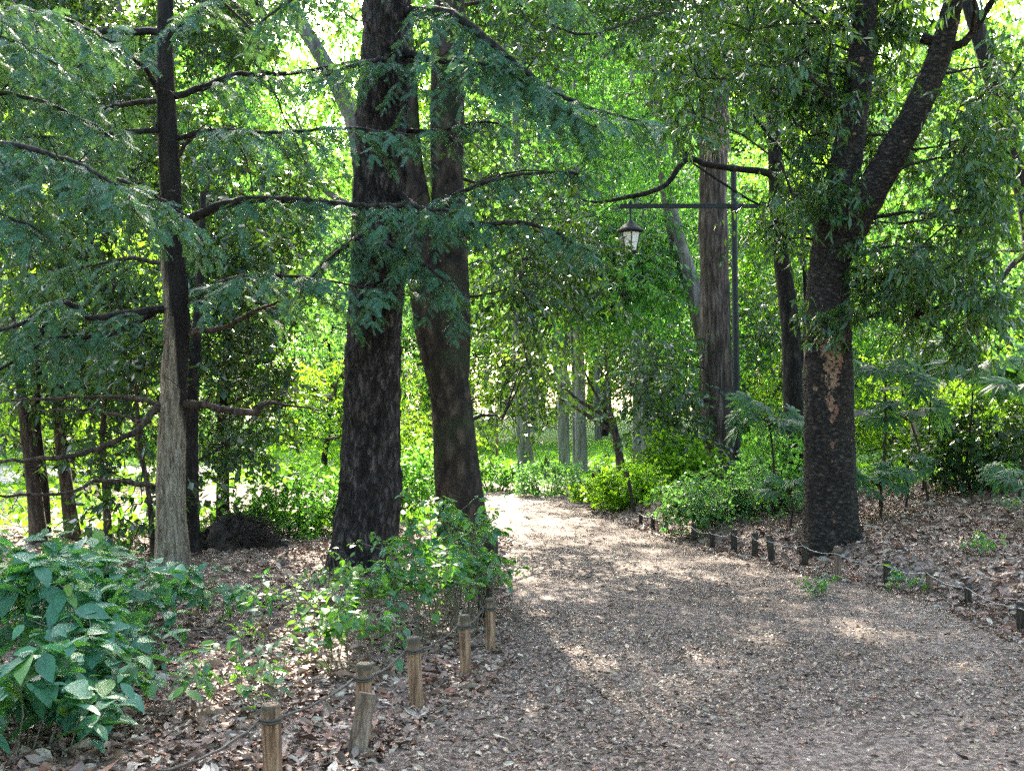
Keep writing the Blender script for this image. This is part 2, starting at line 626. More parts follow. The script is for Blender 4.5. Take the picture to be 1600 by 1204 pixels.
def left_bark_extra(t, tc, col):
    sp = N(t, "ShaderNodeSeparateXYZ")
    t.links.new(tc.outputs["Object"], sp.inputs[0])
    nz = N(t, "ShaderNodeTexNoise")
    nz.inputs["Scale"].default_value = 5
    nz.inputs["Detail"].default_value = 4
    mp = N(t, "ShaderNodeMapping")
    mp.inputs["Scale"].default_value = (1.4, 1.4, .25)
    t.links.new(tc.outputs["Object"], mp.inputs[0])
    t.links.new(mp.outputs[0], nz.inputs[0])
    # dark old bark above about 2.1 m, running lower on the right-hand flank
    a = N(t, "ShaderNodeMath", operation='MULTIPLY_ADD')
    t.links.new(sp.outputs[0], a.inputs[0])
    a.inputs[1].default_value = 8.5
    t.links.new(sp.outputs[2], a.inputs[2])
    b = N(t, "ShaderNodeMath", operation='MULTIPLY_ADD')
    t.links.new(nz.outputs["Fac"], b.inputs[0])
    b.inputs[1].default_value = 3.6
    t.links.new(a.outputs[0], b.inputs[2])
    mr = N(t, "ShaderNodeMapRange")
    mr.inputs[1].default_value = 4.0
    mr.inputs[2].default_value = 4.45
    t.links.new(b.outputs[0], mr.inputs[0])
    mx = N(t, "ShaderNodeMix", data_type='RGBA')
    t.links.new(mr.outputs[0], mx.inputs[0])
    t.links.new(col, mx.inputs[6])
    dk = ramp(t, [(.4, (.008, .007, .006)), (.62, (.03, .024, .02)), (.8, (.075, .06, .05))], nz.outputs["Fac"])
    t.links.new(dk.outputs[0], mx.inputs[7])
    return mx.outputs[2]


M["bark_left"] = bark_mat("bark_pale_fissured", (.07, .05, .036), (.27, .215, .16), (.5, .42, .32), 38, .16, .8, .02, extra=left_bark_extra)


def bare_patch_extra(x0, z0, z1, w0):
    def f(t, tc, col):
        sp = N(t, "ShaderNodeSeparateXYZ")
        t.links.new(tc.outputs["Object"], sp.inputs[0])
        nz = N(t, "ShaderNodeTexNoise")
        nz.inputs["Scale"].default_value = 10
        nz.inputs["Detail"].default_value = 6
        t.links.new(tc.outputs["Object"], nz.inputs[0])
        # |x - x0| + wobble < width(z), in front
        s = N(t, "ShaderNodeMath", operation='SUBTRACT')
        t.links.new(sp.outputs[0], s.inputs[0])
        s.inputs[1].default_value = x0
        ab = N(t, "ShaderNodeMath", operation='ABSOLUTE')
        t.links.new(s.outputs[0], ab.inputs[0])
        wz = N(t, "ShaderNodeMapRange")
        wz.inputs[1].default_value = z0
        wz.inputs[2].default_value = z1
        wz.inputs[3].default_value = -.03
        wz.inputs[4].default_value = w0
        t.links.new(sp.outputs[2], wz.inputs[0])
        top = N(t, "ShaderNodeMath", operation='LESS_THAN')
        top.inputs[1].default_value = z1
        t.links.new(sp.outputs[2], top.inputs[0])
        n2 = N(t, "ShaderNodeMath", operation='MULTIPLY_ADD')
        n2.inputs[1].default_value = .24
        n2.inputs[2].default_value = -.12
        t.links.new(nz.outputs["Fac"], n2.inputs[0])
        d = N(t, "ShaderNodeMath", operation='ADD')
        t.links.new(ab.outputs[0], d.inputs[0])
        t.links.new(n2.outputs[0], d.inputs[1])
        lt = N(t, "ShaderNodeMath", operation='LESS_THAN')
        t.links.new(d.outputs[0], lt.inputs[0])
        t.links.new(wz.outputs[0], lt.inputs[1])
        m1 = N(t, "ShaderNodeMath", operation='MULTIPLY')
        t.links.new(lt.outputs[0], m1.inputs[0])
        t.links.new(top.outputs[0], m1.inputs[1])
        fr = N(t, "ShaderNodeMath", operation='LESS_THAN')
        fr.inputs[1].default_value = 0
        t.links.new(sp.outputs[1], fr.inputs[0])
        m2 = N(t, "ShaderNodeMath", operation='MULTIPLY')
        t.links.new(m1.outputs[0], m2.inputs[0])
        t.links.new(fr.outputs[0], m2.inputs[1])
        # a few loose blotches
        bl = N(t, "ShaderNodeTexVoronoi")
        bl.inputs["Scale"].default_value = 3.3
        t.links.new(tc.outputs["Object"], bl.inputs[0])
        bb = N(t, "ShaderNodeMath", operation='MULTIPLY_ADD')
        t.links.new(nz.outputs["Fac"], bb.inputs[0])
        bb.inputs[1].default_value = .35
        t.links.new(bl.outputs["Distance"], bb.inputs[2])
        bt = N(t, "ShaderNodeMath", operation='LESS_THAN')
        bt.inputs[1].default_value = .265
        t.links.new(bb.outputs[0], bt.inputs[0])
        mxm = N(t, "ShaderNodeMath", operation='MAXIMUM')
        t.links.new(m2.outputs[0], mxm.inputs[0])
        t.links.new(bt.outputs[0], mxm.inputs[1])
        fn = N(t, "ShaderNodeTexNoise")
        fn.inputs["Scale"].default_value = 32
        fn.inputs["Detail"].default_value = 5
        t.links.new(tc.outputs["Object"], fn.inputs[0])
        fr2 = ramp(t, [(.40, (0, 0, 0)), (.52, (1, 1, 1))], fn.outputs["Fac"])
        mf = N(t, "ShaderNodeMath", operation='MULTIPLY')
        t.links.new(mxm.outputs[0], mf.inputs[0])
        t.links.new(fr2.outputs[0], mf.inputs[1])
        mx = N(t, "ShaderNodeMix", data_type='RGBA')
        t.links.new(mf.outputs[0], mx.inputs[0])
        t.links.new(col, mx.inputs[6])
        c2 = ramp(t, [(.35, (.24, .11, .07)), (.55, (.34, .22, .14)), (.7, (.2, .13, .09))], nz.outputs["Fac"])
        t.links.new(c2.outputs[0], mx.inputs[7])
        return mx.outputs[2]
    return f


M["bark_patch"] = bark_mat("bark_dark_bare_patch", (.007, .006, .006), (.028, .022, .018), (.10, .08, .065), 17, 1.9, .9, .03,
                           extra=bare_patch_extra(-.06, .8, 2.2, .13))


def post_mat():
    m, t, out = new_mat("weathered_post_wood")
    tc = N(t, "ShaderNodeTexCoord")
    mp = N(t, "ShaderNodeMapping")
    mp.inputs["Scale"].default_value = (1, 1, .08)
    oi = N(t, "ShaderNodeObjectInfo")
    va = N(t, "ShaderNodeVectorMath", operation='ADD')
    t.links.new(tc.outputs["Object"], va.inputs[0])
    t.links.new(oi.outputs["Random"], va.inputs[1])
    t.links.new(va.outputs[0], mp.inputs[0])
    nz = N(t, "ShaderNodeTexNoise")
    nz.inputs["Scale"].default_value = 60
    nz.inputs["Detail"].default_value = 5
    t.links.new(mp.outputs[0], nz.inputs[0])
    r = ramp(t, [(.3, (.05, .025, .014)), (.48, (.25, .135, .075)), (.74, (.44, .29, .18))], nz.outputs["Fac"])
    sp = N(t, "ShaderNodeSeparateXYZ")
    t.links.new(tc.outputs["Generated"], sp.inputs[0])
    n2 = N(t, "ShaderNodeTexNoise")
    n2.inputs["Scale"].default_value = 18
    t.links.new(va.outputs[0], n2.inputs[0])
    ad = N(t, "ShaderNodeMath", operation='MULTIPLY_ADD')
    ad.inputs[1].default_value = .3
    t.links.new(n2.outputs["Fac"], ad.inputs[0])
    t.links.new(sp.outputs[2], ad.inputs[2])
    mr = N(t, "ShaderNodeMapRange")
    mr.inputs[1].default_value = 1.02
    mr.inputs[2].default_value = 1.12
    t.links.new(ad.outputs[0], mr.inputs[0])
    mx = N(t, "ShaderNodeMix", data_type='RGBA')
    t.links.new(mr.outputs[0], mx.inputs[0])
    t.links.new(r.outputs[0], mx.inputs[6])
    mx.inputs[7].default_value = (.075, .06, .035, 1)
    p = N(t, "ShaderNodeBsdfPrincipled")
    p.inputs["Roughness"].default_value = .8
    t.links.new(mx.outputs[2], p.inputs["Base Color"])
    b = N(t, "ShaderNodeBump")
    b.inputs["Strength"].default_value = .6
    b.inputs["Distance"].default_value = .008
    t.links.new(nz.outputs["Fac"], b.inputs["Height"])
    t.links.new(b.outputs[0], p.inputs["Normal"])
    t.links.new(p.outputs[0], out.inputs[0])
    return m


M["post"] = post_mat()
M["post_dark"] = bark_mat("dark_post_wood", (.015, .012, .01), (.05, .04, .03), (.12, .095, .07), 40, .1, .6, .01)
M["board"] = bark_mat("grey_board", (.05, .035, .026), (.2, .135, .095), (.33, .25, .19), 30, .08, .6, .006)
M["rope"] = plain_mat("rope", (.05, .042, .032), .9, var=(.11, .09, .07), sc=120, bump=.5)
M["rope_pale"] = plain_mat("rope_pale", (.3, .28, .25), .85, var=(.45, .42, .38), sc=120, bump=.5)
M["iron"] = plain_mat("dark_painted_iron", (.006, .008, .009), .7, 0, var=(.016, .018, .018), sc=22, bump=.1)
M["pane"] = plain_mat("frosted_lamp_glass", (.8, .76, .66), .35, 0, var=(.86, .83, .74), sc=6)
M["soil"] = soil_mat("forest_soil", [(.2, (.04, .028, .022)), (.45, (.12, .085, .068)), (.62, (.24, .18, .145)), (.85, (.42, .34, .28))])
M["path"] = soil_mat("path_earth", [(.25, (.022, .016, .012)), (.45, (.074, .054, .042)), (.62, (.15, .112, .09)), (.85, (.3, .24, .2))], 7, 80, .8)
M["lawn"] = soil_mat("lawn_grass", [(.25, (.05, .10, .02)), (.5, (.09, .17, .03)), (.8, (.14, .24, .05))], 6, 40, .8)
M["gravel"] = soil_mat("pale_gravel", [(.25, (.2, .195, .18)), (.8, (.4, .4, .385))], 6, 50, .4)
M["litter_path"] = island_mat("fallen_leaf_path", [(.04, .026, .018), (.15, .095, .065), (.27, .19, .13), (.08, .052, .038), (.5, .41, .3), (.26, .11, .05), (.2, .155, .115), (.055, .038, .03), (.38, .3, .2)], .55)
M["litter_bank"] = island_mat("fallen_leaf_bank", [(.05, .028, .018), (.19, .105, .07), (.34, .23, .165), (.10, .055, .04), (.55, .46, .36), (.26, .10, .05), (.3, .21, .16), (.07, .04, .03)], .55)
M["haystraw"] = plain_mat("pale_fibre", (.3, .22, .15), .8, var=(.5, .4, .3), sc=20)
M["root"] = plain_mat("root_ball_soil", (.018, .013, .01), .95, var=(.07, .05, .04), sc=9, bump=.8)
M["planks"] = plain_mat("rail_timber", (.24, .22, .18), .8, var=(.36, .32, .24), sc=12, bump=.3)

# ------------------------------------------------------------------ ground, path
gx = np.concatenate([np.linspace(-900, -40, 14), np.linspace(-36, -8, 24), np.linspace(-7.6, 9, 140), np.linspace(9.5, 36, 24), np.linspace(40, 900, 14)])
gy = np.concatenate([np.linspace(-60, -2, 12), np.linspace(-1, 26, 190), np.linspace(26.5, 70, 60), np.linspace(75, 1500, 20)])
X, Y = np.meshgrid(gx, gy)
Z = H(X, Y)
dl, dr = left_edge(Y), right_edge(Y)
on = (X > dl + .02) & (X < dr - .02) & (Y < 19.8)
Z = Z - np.where(on, .06, 0)
idx = np.arange(X.size).reshape(X.shape)
Fq = np.stack([idx[:-1, :-1], idx[:-1, 1:], idx[1:, 1:], idx[1:, :-1]], -1).reshape(-1, 4)
g = Geo()
g.add(np.stack([X, Y, Z], -1), Fq)
struct(g.build("ground", M["soil"]))

py_ = np.concatenate([np.linspace(-6, 18.2, 130)])
tt = np.linspace(0, 1, 50)
A = left_edge(py_)[:, None] - .12
B = right_edge(py_)[:, None] + .1
PX = A * (1 - tt) + B * tt + 0 * A
PY = np.repeat(py_[:, None], 50, 1)
edge = np.minimum(tt, 1 - tt)[None] * (B - A)
PZ = wav(PX, PY, .35) * .015 + .004 + .012 * sstep(0, 1.2, edge) - .05 * (1 - sstep(0, .15, edge))
idx = np.arange(PX.size).reshape(PX.shape)
Fq = np.stack([idx[:-1, :-1], idx[:-1, 1:], idx[1:, 1:], idx[1:, :-1]], -1).reshape(-1, 4)
g = Geo()
g.add(np.stack([PX, PY, PZ], -1), Fq)
# the bend to the left at the far end
bx = np.linspace(-14, 1.3, 60)
by = np.linspace(0, 1, 12)
nearY = 17.9 + .02 * (bx - 0) ** 2 * .3
BX, TT = np.meshgrid(bx, by)
BY = (nearY + TT * (2.1 + .04 * (1.3 - bx)))
BZ = H(BX, BY) + .012
idx = np.arange(BX.size).reshape(BX.shape)
Fb = np.stack([idx[:-1, :-1], idx[:-1, 1:], idx[1:, 1:], idx[1:, :-1]], -1).reshape(-1, 4)
g.add(np.stack([BX, BY, BZ], -1), Fb)
struct(g.build("path", M["path"]))
# grass beyond the bend
g = Geo()
bx = np.concatenate([np.linspace(-300, -30, 12), np.linspace(-26, 26, 40), np.linspace(30, 300, 12)])
by = np.concatenate([np.linspace(22.5, 70, 50), np.linspace(75, 400, 20)])
BX, BY = np.meshgrid(bx, by)
BY = BY + np.where(BY < 24, wav(BX, BY, 1.0) * .5, 0)
idx = np.arange(BX.size).reshape(BX.shape)
g.add(np.stack([BX, BY, H(BX, BY) + .02 - .06 * (BY < 23.2)], -1), np.stack([idx[:-1, :-1], idx[:-1, 1:], idx[1:, 1:], idx[1:, :-1]], -1).reshape(-1, 4))
struct(g.build("lawn", M["lawn"]))
# pale sunlit gravel clearing glimpsed between the trunks on the left
g = Geo()
bx = np.linspace(-16, -6.5, 20)
by = np.linspace(23.5, 30, 16)
BX, BY = np.meshgrid(bx, by)
idx = np.arange(BX.size).reshape(BX.shape)
g.add(np.stack([BX, BY, H(BX, BY) + .05], -1), np.stack([idx[:-1, :-1], idx[:-1, 1:], idx[1:, 1:], idx[1:, :-1]], -1).reshape(-1, 4))
struct(g.build("gravel_clearing", M["gravel"]))


def path_z(x, y):
    e = np.minimum(x - left_edge(y), right_edge(y) - x)
    return wav(x, y, .35) * .015 + .006 + .012 * sstep(0, 1.2, e)


def scatter(n, x0, x1, y0, y1, power=2.0):
    """more points near the camera"""
    t = rng.uniform(0, 1, n)
    y = (y0 ** (1 - power) + t * (y1 ** (1 - power) - y0 ** (1 - power))) ** (1 / (1 - power))
    return rng.uniform(x0, x1, n), y


def litter(name, x, y, z, mat, size, tilt=.35):
    k = len(x)
    g = Geo()
    a = rng.uniform(0, 6.283, k)
    d = np.stack([np.cos(a), np.sin(a), rng.normal(0, .12, k)], 1)
    nrm = unit(rng.normal(size=(k, 3)) * tilt + [0, 0, 1])
    sz = size * np.exp(rng.normal(0, .38, k))
    place(g, LITTER, np.stack([x, y, z + .006 + rng.uniform(0, .015, k)], 1), d, nrm, sz)
    return struct(g.build(name, mat, smooth=False), "stuff")


x, y = scatter(160000, -2.5, 4.4, 3.3, 20, 1.75)
m = (x > left_edge(y) - .1) & (x < right_edge(y) + .05)
# bare worn patches on the path
mid = (left_edge(y) + right_edge(y)) / 2 + .2
m &= rng.uniform(0, 1, len(x)) < .62 + .55 * wav(x, y, 1.3) + .35 * sstep(.7, 1.8, np.abs(x - mid))
x, y = x[m], y[m]
litter("fallen_leaves_on_path", x, y, path_z(x, y), M["litter_path"], .0215, .33)
x, y = scatter(52000, -6.5, 0, 3.2, 14, 1.4)
m = x < left_edge(y) + .25
x, y = x[m], y[m]
x2, y2 = scatter(95000, 1.2, 10, 6, 21, 1.5)
m = (x2 > right_edge(y2) - .3)
x2, y2 = x2[m], y2[m]
x, y = np.concatenate([x, x2]), np.concatenate([y, y2])
litter("fallen_leaves_on_forest_floor", x, y, H(x, y), M["litter_bank"], .05, .55)

# ------------------------------------------------------------------ bright ground cover
g = Geo()
n = 42000
x = rng.uniform(-16, 9, n)
y = rng.uniform(12.5, 42, n)
keep = ((x < left_edge(np.minimum(y, 17)) - .6) & (y > 12.8 + .5 * wav(x, y, .8)) & (y < 17.4)) | ((y > 20.8)) | ((x > right_edge(y) + .3) & (y > 15.0 + wav(x, y, .7)))
keep &= ~((x > -3) & (x < 4.2) & (y > 19.5) & (y < 24.5))
keep &= ~((x > -16) & (x < -6.5) & (y > 23.4) & (y < 30.2))
x, y = x[keep], y[keep]
hgt = rng.uniform(.02, .42, len(x)) * np.where((x > -2) & (x < 5) & (y > 20), .55, 1) * (.6 + .4 * wav(x, y, .9))
p = np.stack([x, y, H(x, y) + np.abs(hgt)], 1)
place(g, WIDE, p, unit(rng.normal(size=p.shape) * [1, 1, .5] + [0, 0, .3]), unit(rng.normal(size=p.shape) * .7 + [0, 0, 1]), .12 * rng.uniform(.6, 1.5, len(p)))
struct(g.build("ground_cover", M["grass"]), "stuff")

# ------------------------------------------------------------------ trees
def px_path(pts, step=.12):
    """pts: (px, py, depth, width_px) -> world path and radii"""
    P = [at(a, b, d) for a, b, d, _ in pts]
    R = [wd / 2 / F_PX * d for _, _, d, wd in pts]
    return smooth_path(P, R, step)


def flare(P, R, amt=.5, h=.5):
    z = P[:, 2] - P[0, 2]
    return R * (1 + amt * np.exp(-z / h * 2.2))


def limb_to(geo, a, c, r0, r1, seg=6, arch=.15, wob=.12, seed=0, mi=0):
    """a bent limb from a to c"""
    a, c = np.asarray(a, float), np.asarray(c, float)
    L = np.linalg.norm(c - a)
    n = max(4, int(L / .25))
    t = np.linspace(0, 1, n)
    P = a + (c - a) * t[:, None]
    P[:, 2] += arch * L * (t * (1 - t)) * 2
    r = np.random.default_rng(seed)
    k = r.normal(size=(3, 3)) * wob * L * .25
    for q in range(3):
        P += np.sin(t * math.pi * (q + 1))[:, None] * k[q] * (1 if q == 0 else .5)
    tube(geo, P, np.linspace(r0, r1, n), seg, mi=mi)
    return P


def nearest_start(TP, c, rise=.35):
    """a point on the trunk path from which a limb could rise to c"""
    h = np.linalg.norm(TP[:, :2] - c[:2], axis=1)
    cost = np.abs(TP[:, 2] - (c[2] - rise * h)) + .15 * h
    cost = cost + np.where(TP[:, 2] < TP[0, 2] + 1.6, 3, 0)
    return TP[np.argmin(cost)]


def branch_net(geo, TP, C, rtip, rmax, seed=0, mi=0):
    """limbs that fork: each cluster joins the nearest limb or trunk point below it"""
    pts = TP[TP[:, 2] > TP[0, 2] + 1.3]
    pts = pts if len(pts) else TP
    lev = np.zeros(len(pts))
    order = np.argsort([np.min(np.linalg.norm(pts - c, axis=1)) for c in C])
    for i in order:
        c = C[i]
        v = c - pts
        L = np.linalg.norm(v, axis=1)
        cost = L + 1.1 * np.clip(-v[:, 2] + .15 * L, 0, None) + lev * .25
        j = int(np.argmin(cost))
        if L[j] < .15:
            continue
        r0 = min(rmax * (.35 + .25 * L[j]) * .72 ** lev[j], rmax)
        P = limb_to(geo, pts[j], c, max(r0, rtip * 1.3), rtip, 5, .10, .3, seed + int(i), mi)
        pts = np.vstack([pts, P[2:]])
        lev = np.concatenate([lev, np.full(len(P) - 2, lev[j] + 1)])


def regions_to_clusters(regs):
    C = []
    for (px, py, rx, ry, d0, d1, n) in regs:
        k = 0
        while k < n:
            u, v = rng.uniform(-1, 1, 2)
            if u * u + v * v > 1:
                continue
            if math.hypot(px + u * rx - 512, py + v * ry - 150) < 40 + 420 / d0:
                k += 1      # the gap in the canopy that lets the sun glow through
                continue
            d = rng.uniform(d0, d1)
            C.append(at(px + u * rx, py + v * ry, d))
            k += 1
    return np.array(C)


def px_tree(name, label, cat, stems, regs, bark, leaf, group=None, seg=14, ridge=0.0, nridge=14, crown_kw=None, flare_amt=.4, root_h=.6,
            limb_r=.022, twigm="twig", seed=0, limb_every=1, lump=.06, rlen=.35, rise=.35):
    """stems: list of pixel paths from base up; regs: leafy regions (px,py,rx,ry,d0,d1,n)"""
    base = at(*stems[0][0][:3])
    t = thing(name, label, cat, base, group)
    tg = Geo()
    allP = []
    for i, s in enumerate(stems):
        step = .05 if ridge else .12
        P, R = px_path(s, step)
        if i == 0:
            P = np.vstack([P[0] - [0, 0, .25], P])
            R = np.concatenate([R[:1] * 1.0, R])
            R = flare(P, R, flare_amt, root_h)
        tube(tg, P, R, seg, ridge, nridge, rlen, lump, seed + i, root=(flare_amt * 1.1, .45, 4) if i == 0 else None)
        allP.append(P)
    TP = np.vstack(allP)
    cg = Geo()
    if regs:
        C = regions_to_clusters(regs)
        branch_net(tg, TP, C, .006, limb_r * 1.9, seed + 100)
        kw = dict(rad=.55, ntw=16, nl=9, size=.1, shapes=OAK)
        kw.update(crown_kw or {})
        sprigs(cg, C, **kw)
        cg.build("crown", [M[leaf], M[twigm]], t, base)
    tg.build("trunk", M[bark], t, base)
    return t


def dead_twigs(geo, P, R, n, seed=0, mi=1, L=.3):
    r = np.random.default_rng(seed + 999)
    i = r.integers(1, len(P), n)
    d = unit(r.normal(size=(n, 3)) * [1, 1, .8])
    ln = L * r.uniform(.25, 1.3, n)
    e = P[i] + d * ln[:, None]
    sticks(geo, P[i], e, np.minimum(R[i] * .4, .007), .002, mi, sag=r.normal(size=(n, 3)) * .02)
    k = r.integers(0, n, n)
    q = r.uniform(.3, .9, n)[:, None]
    o = P[i][k] * (1 - q) + e[k] * q
    sticks(geo, o, o + unit(d[k] + r.normal(size=(n, 3)) * .7) * (ln[k] * .5)[:, None], .003, .0015, mi)


def conifer_limb(tg, cg_list, P, R, Lb=.7, start=.12, gap=.13, droop=.28, ssize=.2, sgap=.075, seed=0):
    """boughs with flat sprays: appends (pos, dir, nrm, size) of sprays and branchlet sticks"""
    r = np.random.default_rng(seed)
    tube(tg, P, R, 7, lump=.16, seed=seed, mi=1)
    dead_twigs(tg, P, R, int(len(P) * .55), seed)
    L = np.concatenate([[0], np.cumsum(np.linalg.norm(np.diff(P, axis=0), axis=1))])
    tot = L[-1]
    T = unit(np.gradient(P, axis=0))
    s = tot * start
    sg = 1
    up = np.array([0, 0, 1.0])
    while s < tot:
        f = s / tot
        i = min(len(P) - 1, np.searchsorted(L, s))
        p, tan = P[i], T[i]
        lat = unit(np.cross(tan, up))
        ln = Lb * (1 - .65 * f) * r.uniform(.6, 1.25)
        d = unit(tan * r.uniform(.4, .9) + lat * sg + up * r.uniform(-.5, .35))
        k = max(3, int(ln / sgap))
        q = (np.arange(k) + .6) / k
        pts = p + d * (ln * q)[:, None]
        pts[:, 2] -= droop * ln * q ** 1.7
        cg_list[0].append((p, pts[-1]))
        dd = unit(np.gradient(np.vstack([p, pts]), axis=0)[1:])
        l2 = unit(np.cross(dd, up))
        for j in range(k):
            for s2 in ((-1, 1) if j < k - 1 else (-1, 0, 1)):
                if r.random() < .12:
                    continue
                dr = unit(dd[j] * r.uniform(.5, 1.0) + l2[j] * s2 * r.uniform(.5, 1.1) + up * r.uniform(-.75, .12))
                cg_list[1].append(pts[j])
                cg_list[2].append(dr)
                cg_list[3].append(unit(up + r.normal(size=3) * .55))
                cg_list[4].append(ssize * r.uniform(.6, 1.15) * (1 - .25 * q[j]))
        sg = -sg
        s += gap * r.uniform(.6, 1.4)


def conifer(name, label, cat, stems, limbs, bark, group=None, seg=16, ridge=0.0, nridge=14, seed=0, lump=.05, flare_amt=.4, bare=(), rlen=.35, **kw):
    base = at(*stems[0][0][:3])
    t = thing(name, label, cat, base, group)
    tg, cg = Geo(), Geo()
    for i, s in enumerate(stems):
        P, R = px_path(s, .05 if ridge else .1)
        if i == 0:
            P = np.vstack([P[0] - [0, 0, .25], P])
            R = flare(P, np.concatenate([R[:1], R]), flare_amt, .6)
        tube(tg, P, R, seg, ridge, nridge, rlen, lump, seed + i, root=(.4, .5, 5) if i == 0 else None)
    lists = ([], [], [], [], [])
    for i, l in enumerate(limbs):
        opts = dict(kw)
        pts = l
        if isinstance(l, tuple):
            pts, o2 = l
            opts.update(o2)
        P, R = px_path(pts, .08)
        P = P + np.random.default_rng(seed + i).normal(size=P.shape) * .006
        conifer_limb(tg, lists, P, R, seed=seed + 50 + i, **opts)
    for i, l in enumerate(bare):
        P, R = px_path(l, .07)
        P = P + np.random.default_rng(seed + i + 70).normal(size=P.shape) * .008
        tube(tg, P, R, 7, lump=.18, seed=seed + i, mi=2)
        dead_twigs(tg, P, R, int(len(P) * .7), seed + i, 1, .35)
    if lists[0]:
        a = np.array([q[0] for q in lists[0]])
        b = np.array([q[1] for q in lists[0]])
        sticks(cg, a, b, .005, .002, 1, sag=np.array([0, 0, .02]))
        place(cg, SPRAY, np.array(lists[1]), np.array(lists[2]), np.array(lists[3]), np.array(lists[4]))
        cg.build("crown", [M["needle"], M["twig"]], t, base, smooth=False)
    tg.build("trunk", [M[bark], M["bark_dark"], M["bark_brown"]], t, base)
    return t


# --- the pale-barked conifer on the left
D = 9.7
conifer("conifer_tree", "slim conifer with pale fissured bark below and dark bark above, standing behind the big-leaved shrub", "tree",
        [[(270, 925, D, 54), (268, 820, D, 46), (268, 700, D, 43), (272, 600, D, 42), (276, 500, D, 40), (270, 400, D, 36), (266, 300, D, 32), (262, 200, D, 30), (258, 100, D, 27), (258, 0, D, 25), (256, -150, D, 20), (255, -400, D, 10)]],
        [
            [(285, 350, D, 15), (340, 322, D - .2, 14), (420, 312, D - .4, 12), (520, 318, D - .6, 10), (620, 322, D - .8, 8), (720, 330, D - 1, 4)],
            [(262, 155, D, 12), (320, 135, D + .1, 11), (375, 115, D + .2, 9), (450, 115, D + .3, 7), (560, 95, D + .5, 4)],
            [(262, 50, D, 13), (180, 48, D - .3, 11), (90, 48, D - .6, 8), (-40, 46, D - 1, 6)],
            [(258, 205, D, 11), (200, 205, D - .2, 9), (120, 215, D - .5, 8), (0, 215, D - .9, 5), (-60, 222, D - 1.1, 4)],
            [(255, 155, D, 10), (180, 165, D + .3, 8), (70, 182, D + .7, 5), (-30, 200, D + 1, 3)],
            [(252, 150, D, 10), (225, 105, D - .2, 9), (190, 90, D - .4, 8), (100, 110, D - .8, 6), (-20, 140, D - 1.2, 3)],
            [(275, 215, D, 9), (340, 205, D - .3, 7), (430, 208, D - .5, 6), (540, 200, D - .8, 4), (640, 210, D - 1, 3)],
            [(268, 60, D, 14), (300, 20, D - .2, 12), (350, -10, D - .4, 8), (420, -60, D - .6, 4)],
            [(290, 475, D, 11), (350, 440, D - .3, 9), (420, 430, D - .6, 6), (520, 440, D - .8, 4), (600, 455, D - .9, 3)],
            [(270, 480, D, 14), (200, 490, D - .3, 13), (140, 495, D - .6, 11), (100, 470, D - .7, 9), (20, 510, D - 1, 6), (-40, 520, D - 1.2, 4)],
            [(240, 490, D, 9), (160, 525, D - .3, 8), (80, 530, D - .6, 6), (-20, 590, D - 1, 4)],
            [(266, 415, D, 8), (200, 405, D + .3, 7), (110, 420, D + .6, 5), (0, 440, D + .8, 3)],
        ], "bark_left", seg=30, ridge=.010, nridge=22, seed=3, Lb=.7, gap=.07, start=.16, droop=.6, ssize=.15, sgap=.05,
        bare=[
            [(278, 628, D, 16), (320, 632, D - .1, 13), (360, 642, D - .2, 12), (402, 643, D - .3, 11), (408, 632, D - .3, 10), (440, 632, D - .3, 5), (500, 640, D - .4, 2)],
            [(262, 628, D, 14), (235, 645, D - .1, 12), (220, 668, D - .2, 10), (165, 695, D - .4, 9), (110, 712, D - .6, 8), (0, 722, D - .9, 5)],
            [(252, 765, D, 8), (200, 752, D - .1, 7), (150, 752, D - .2, 6), (100, 770, D - .4, 5), (-20, 775, D - .6, 4)],
            [(250, 630, D, 8), (180, 620, D + .2, 6), (80, 622, D + .4, 5), (-20, 628, D + .6, 3)],
            [(228, 660, D - .1, 6), (160, 642, D + .1, 5), (60, 640, D + .3, 3)],
            [(290, 520, D, 11), (345, 515, D - .1, 9), (390, 490, D - .2, 7), (440, 470, D - .3, 4)],
            [(275, 250, D, 8), (300, 215, D - .1, 6), (340, 205, D - .2, 4), (380, 240, D - .2, 3), (400, 330, D - .2, 2)],
            [(410, 110, D + .2, 4), (440, 170, D + .2, 3), (480, 260, D + .2, 3), (500, 300, D + .2, 2)],
            [(350, 5, D - .3, 5), (390, 45, D - .3, 4), (420, 75, D - .3, 2)],
        ])

# --- boughs of a conifer standing outside the left edge
D = 7.2
conifer("conifer_tree", "feathery blue-green conifer boughs reaching in from the left edge at mid height", "tree",
        [[(-420, 1040, D, 60), (-420, 700, D, 55), (-420, 300, D, 48), (-420, 0, D, 40), (-420, -500, D, 20)]],
        [
            [(-420, 240, D, 18), (-200, 215, D - .1, 14), (0, 225, D - .3, 10), (120, 255, D - .5, 7), (200, 300, D - .6, 3)],
            [(-420, 300, D, 16), (-150, 260, D + .2, 12), (80, 265, D + .1, 9), (200, 285, D, 6), (290, 335, D - .1, 3)],
            [(-420, 330, D, 14), (-200, 330, D - .3, 10), (-20, 330, D - .5, 6), (60, 360, D - .6, 3)],
            [(-420, 60, D, 16), (-150, 10, D + .8, 12), (60, 20, D + .9, 7), (190, 70, D + .9, 3)],
            [(-420, 200, D, 16), (-150, 150, D + .7, 12), (30, 150, D + .8, 7), (150, 195, D + .9, 3)],
            [(-420, 120, D, 16), (-150, 60, D + .4, 12), (0, 60, D + .5, 7), (90, 100, D + .5, 3)],
        ], "bark_brown", seg=16, seed=31, Lb=.8, gap=.05, start=.4, droop=.65, ssize=.15, sgap=.05)

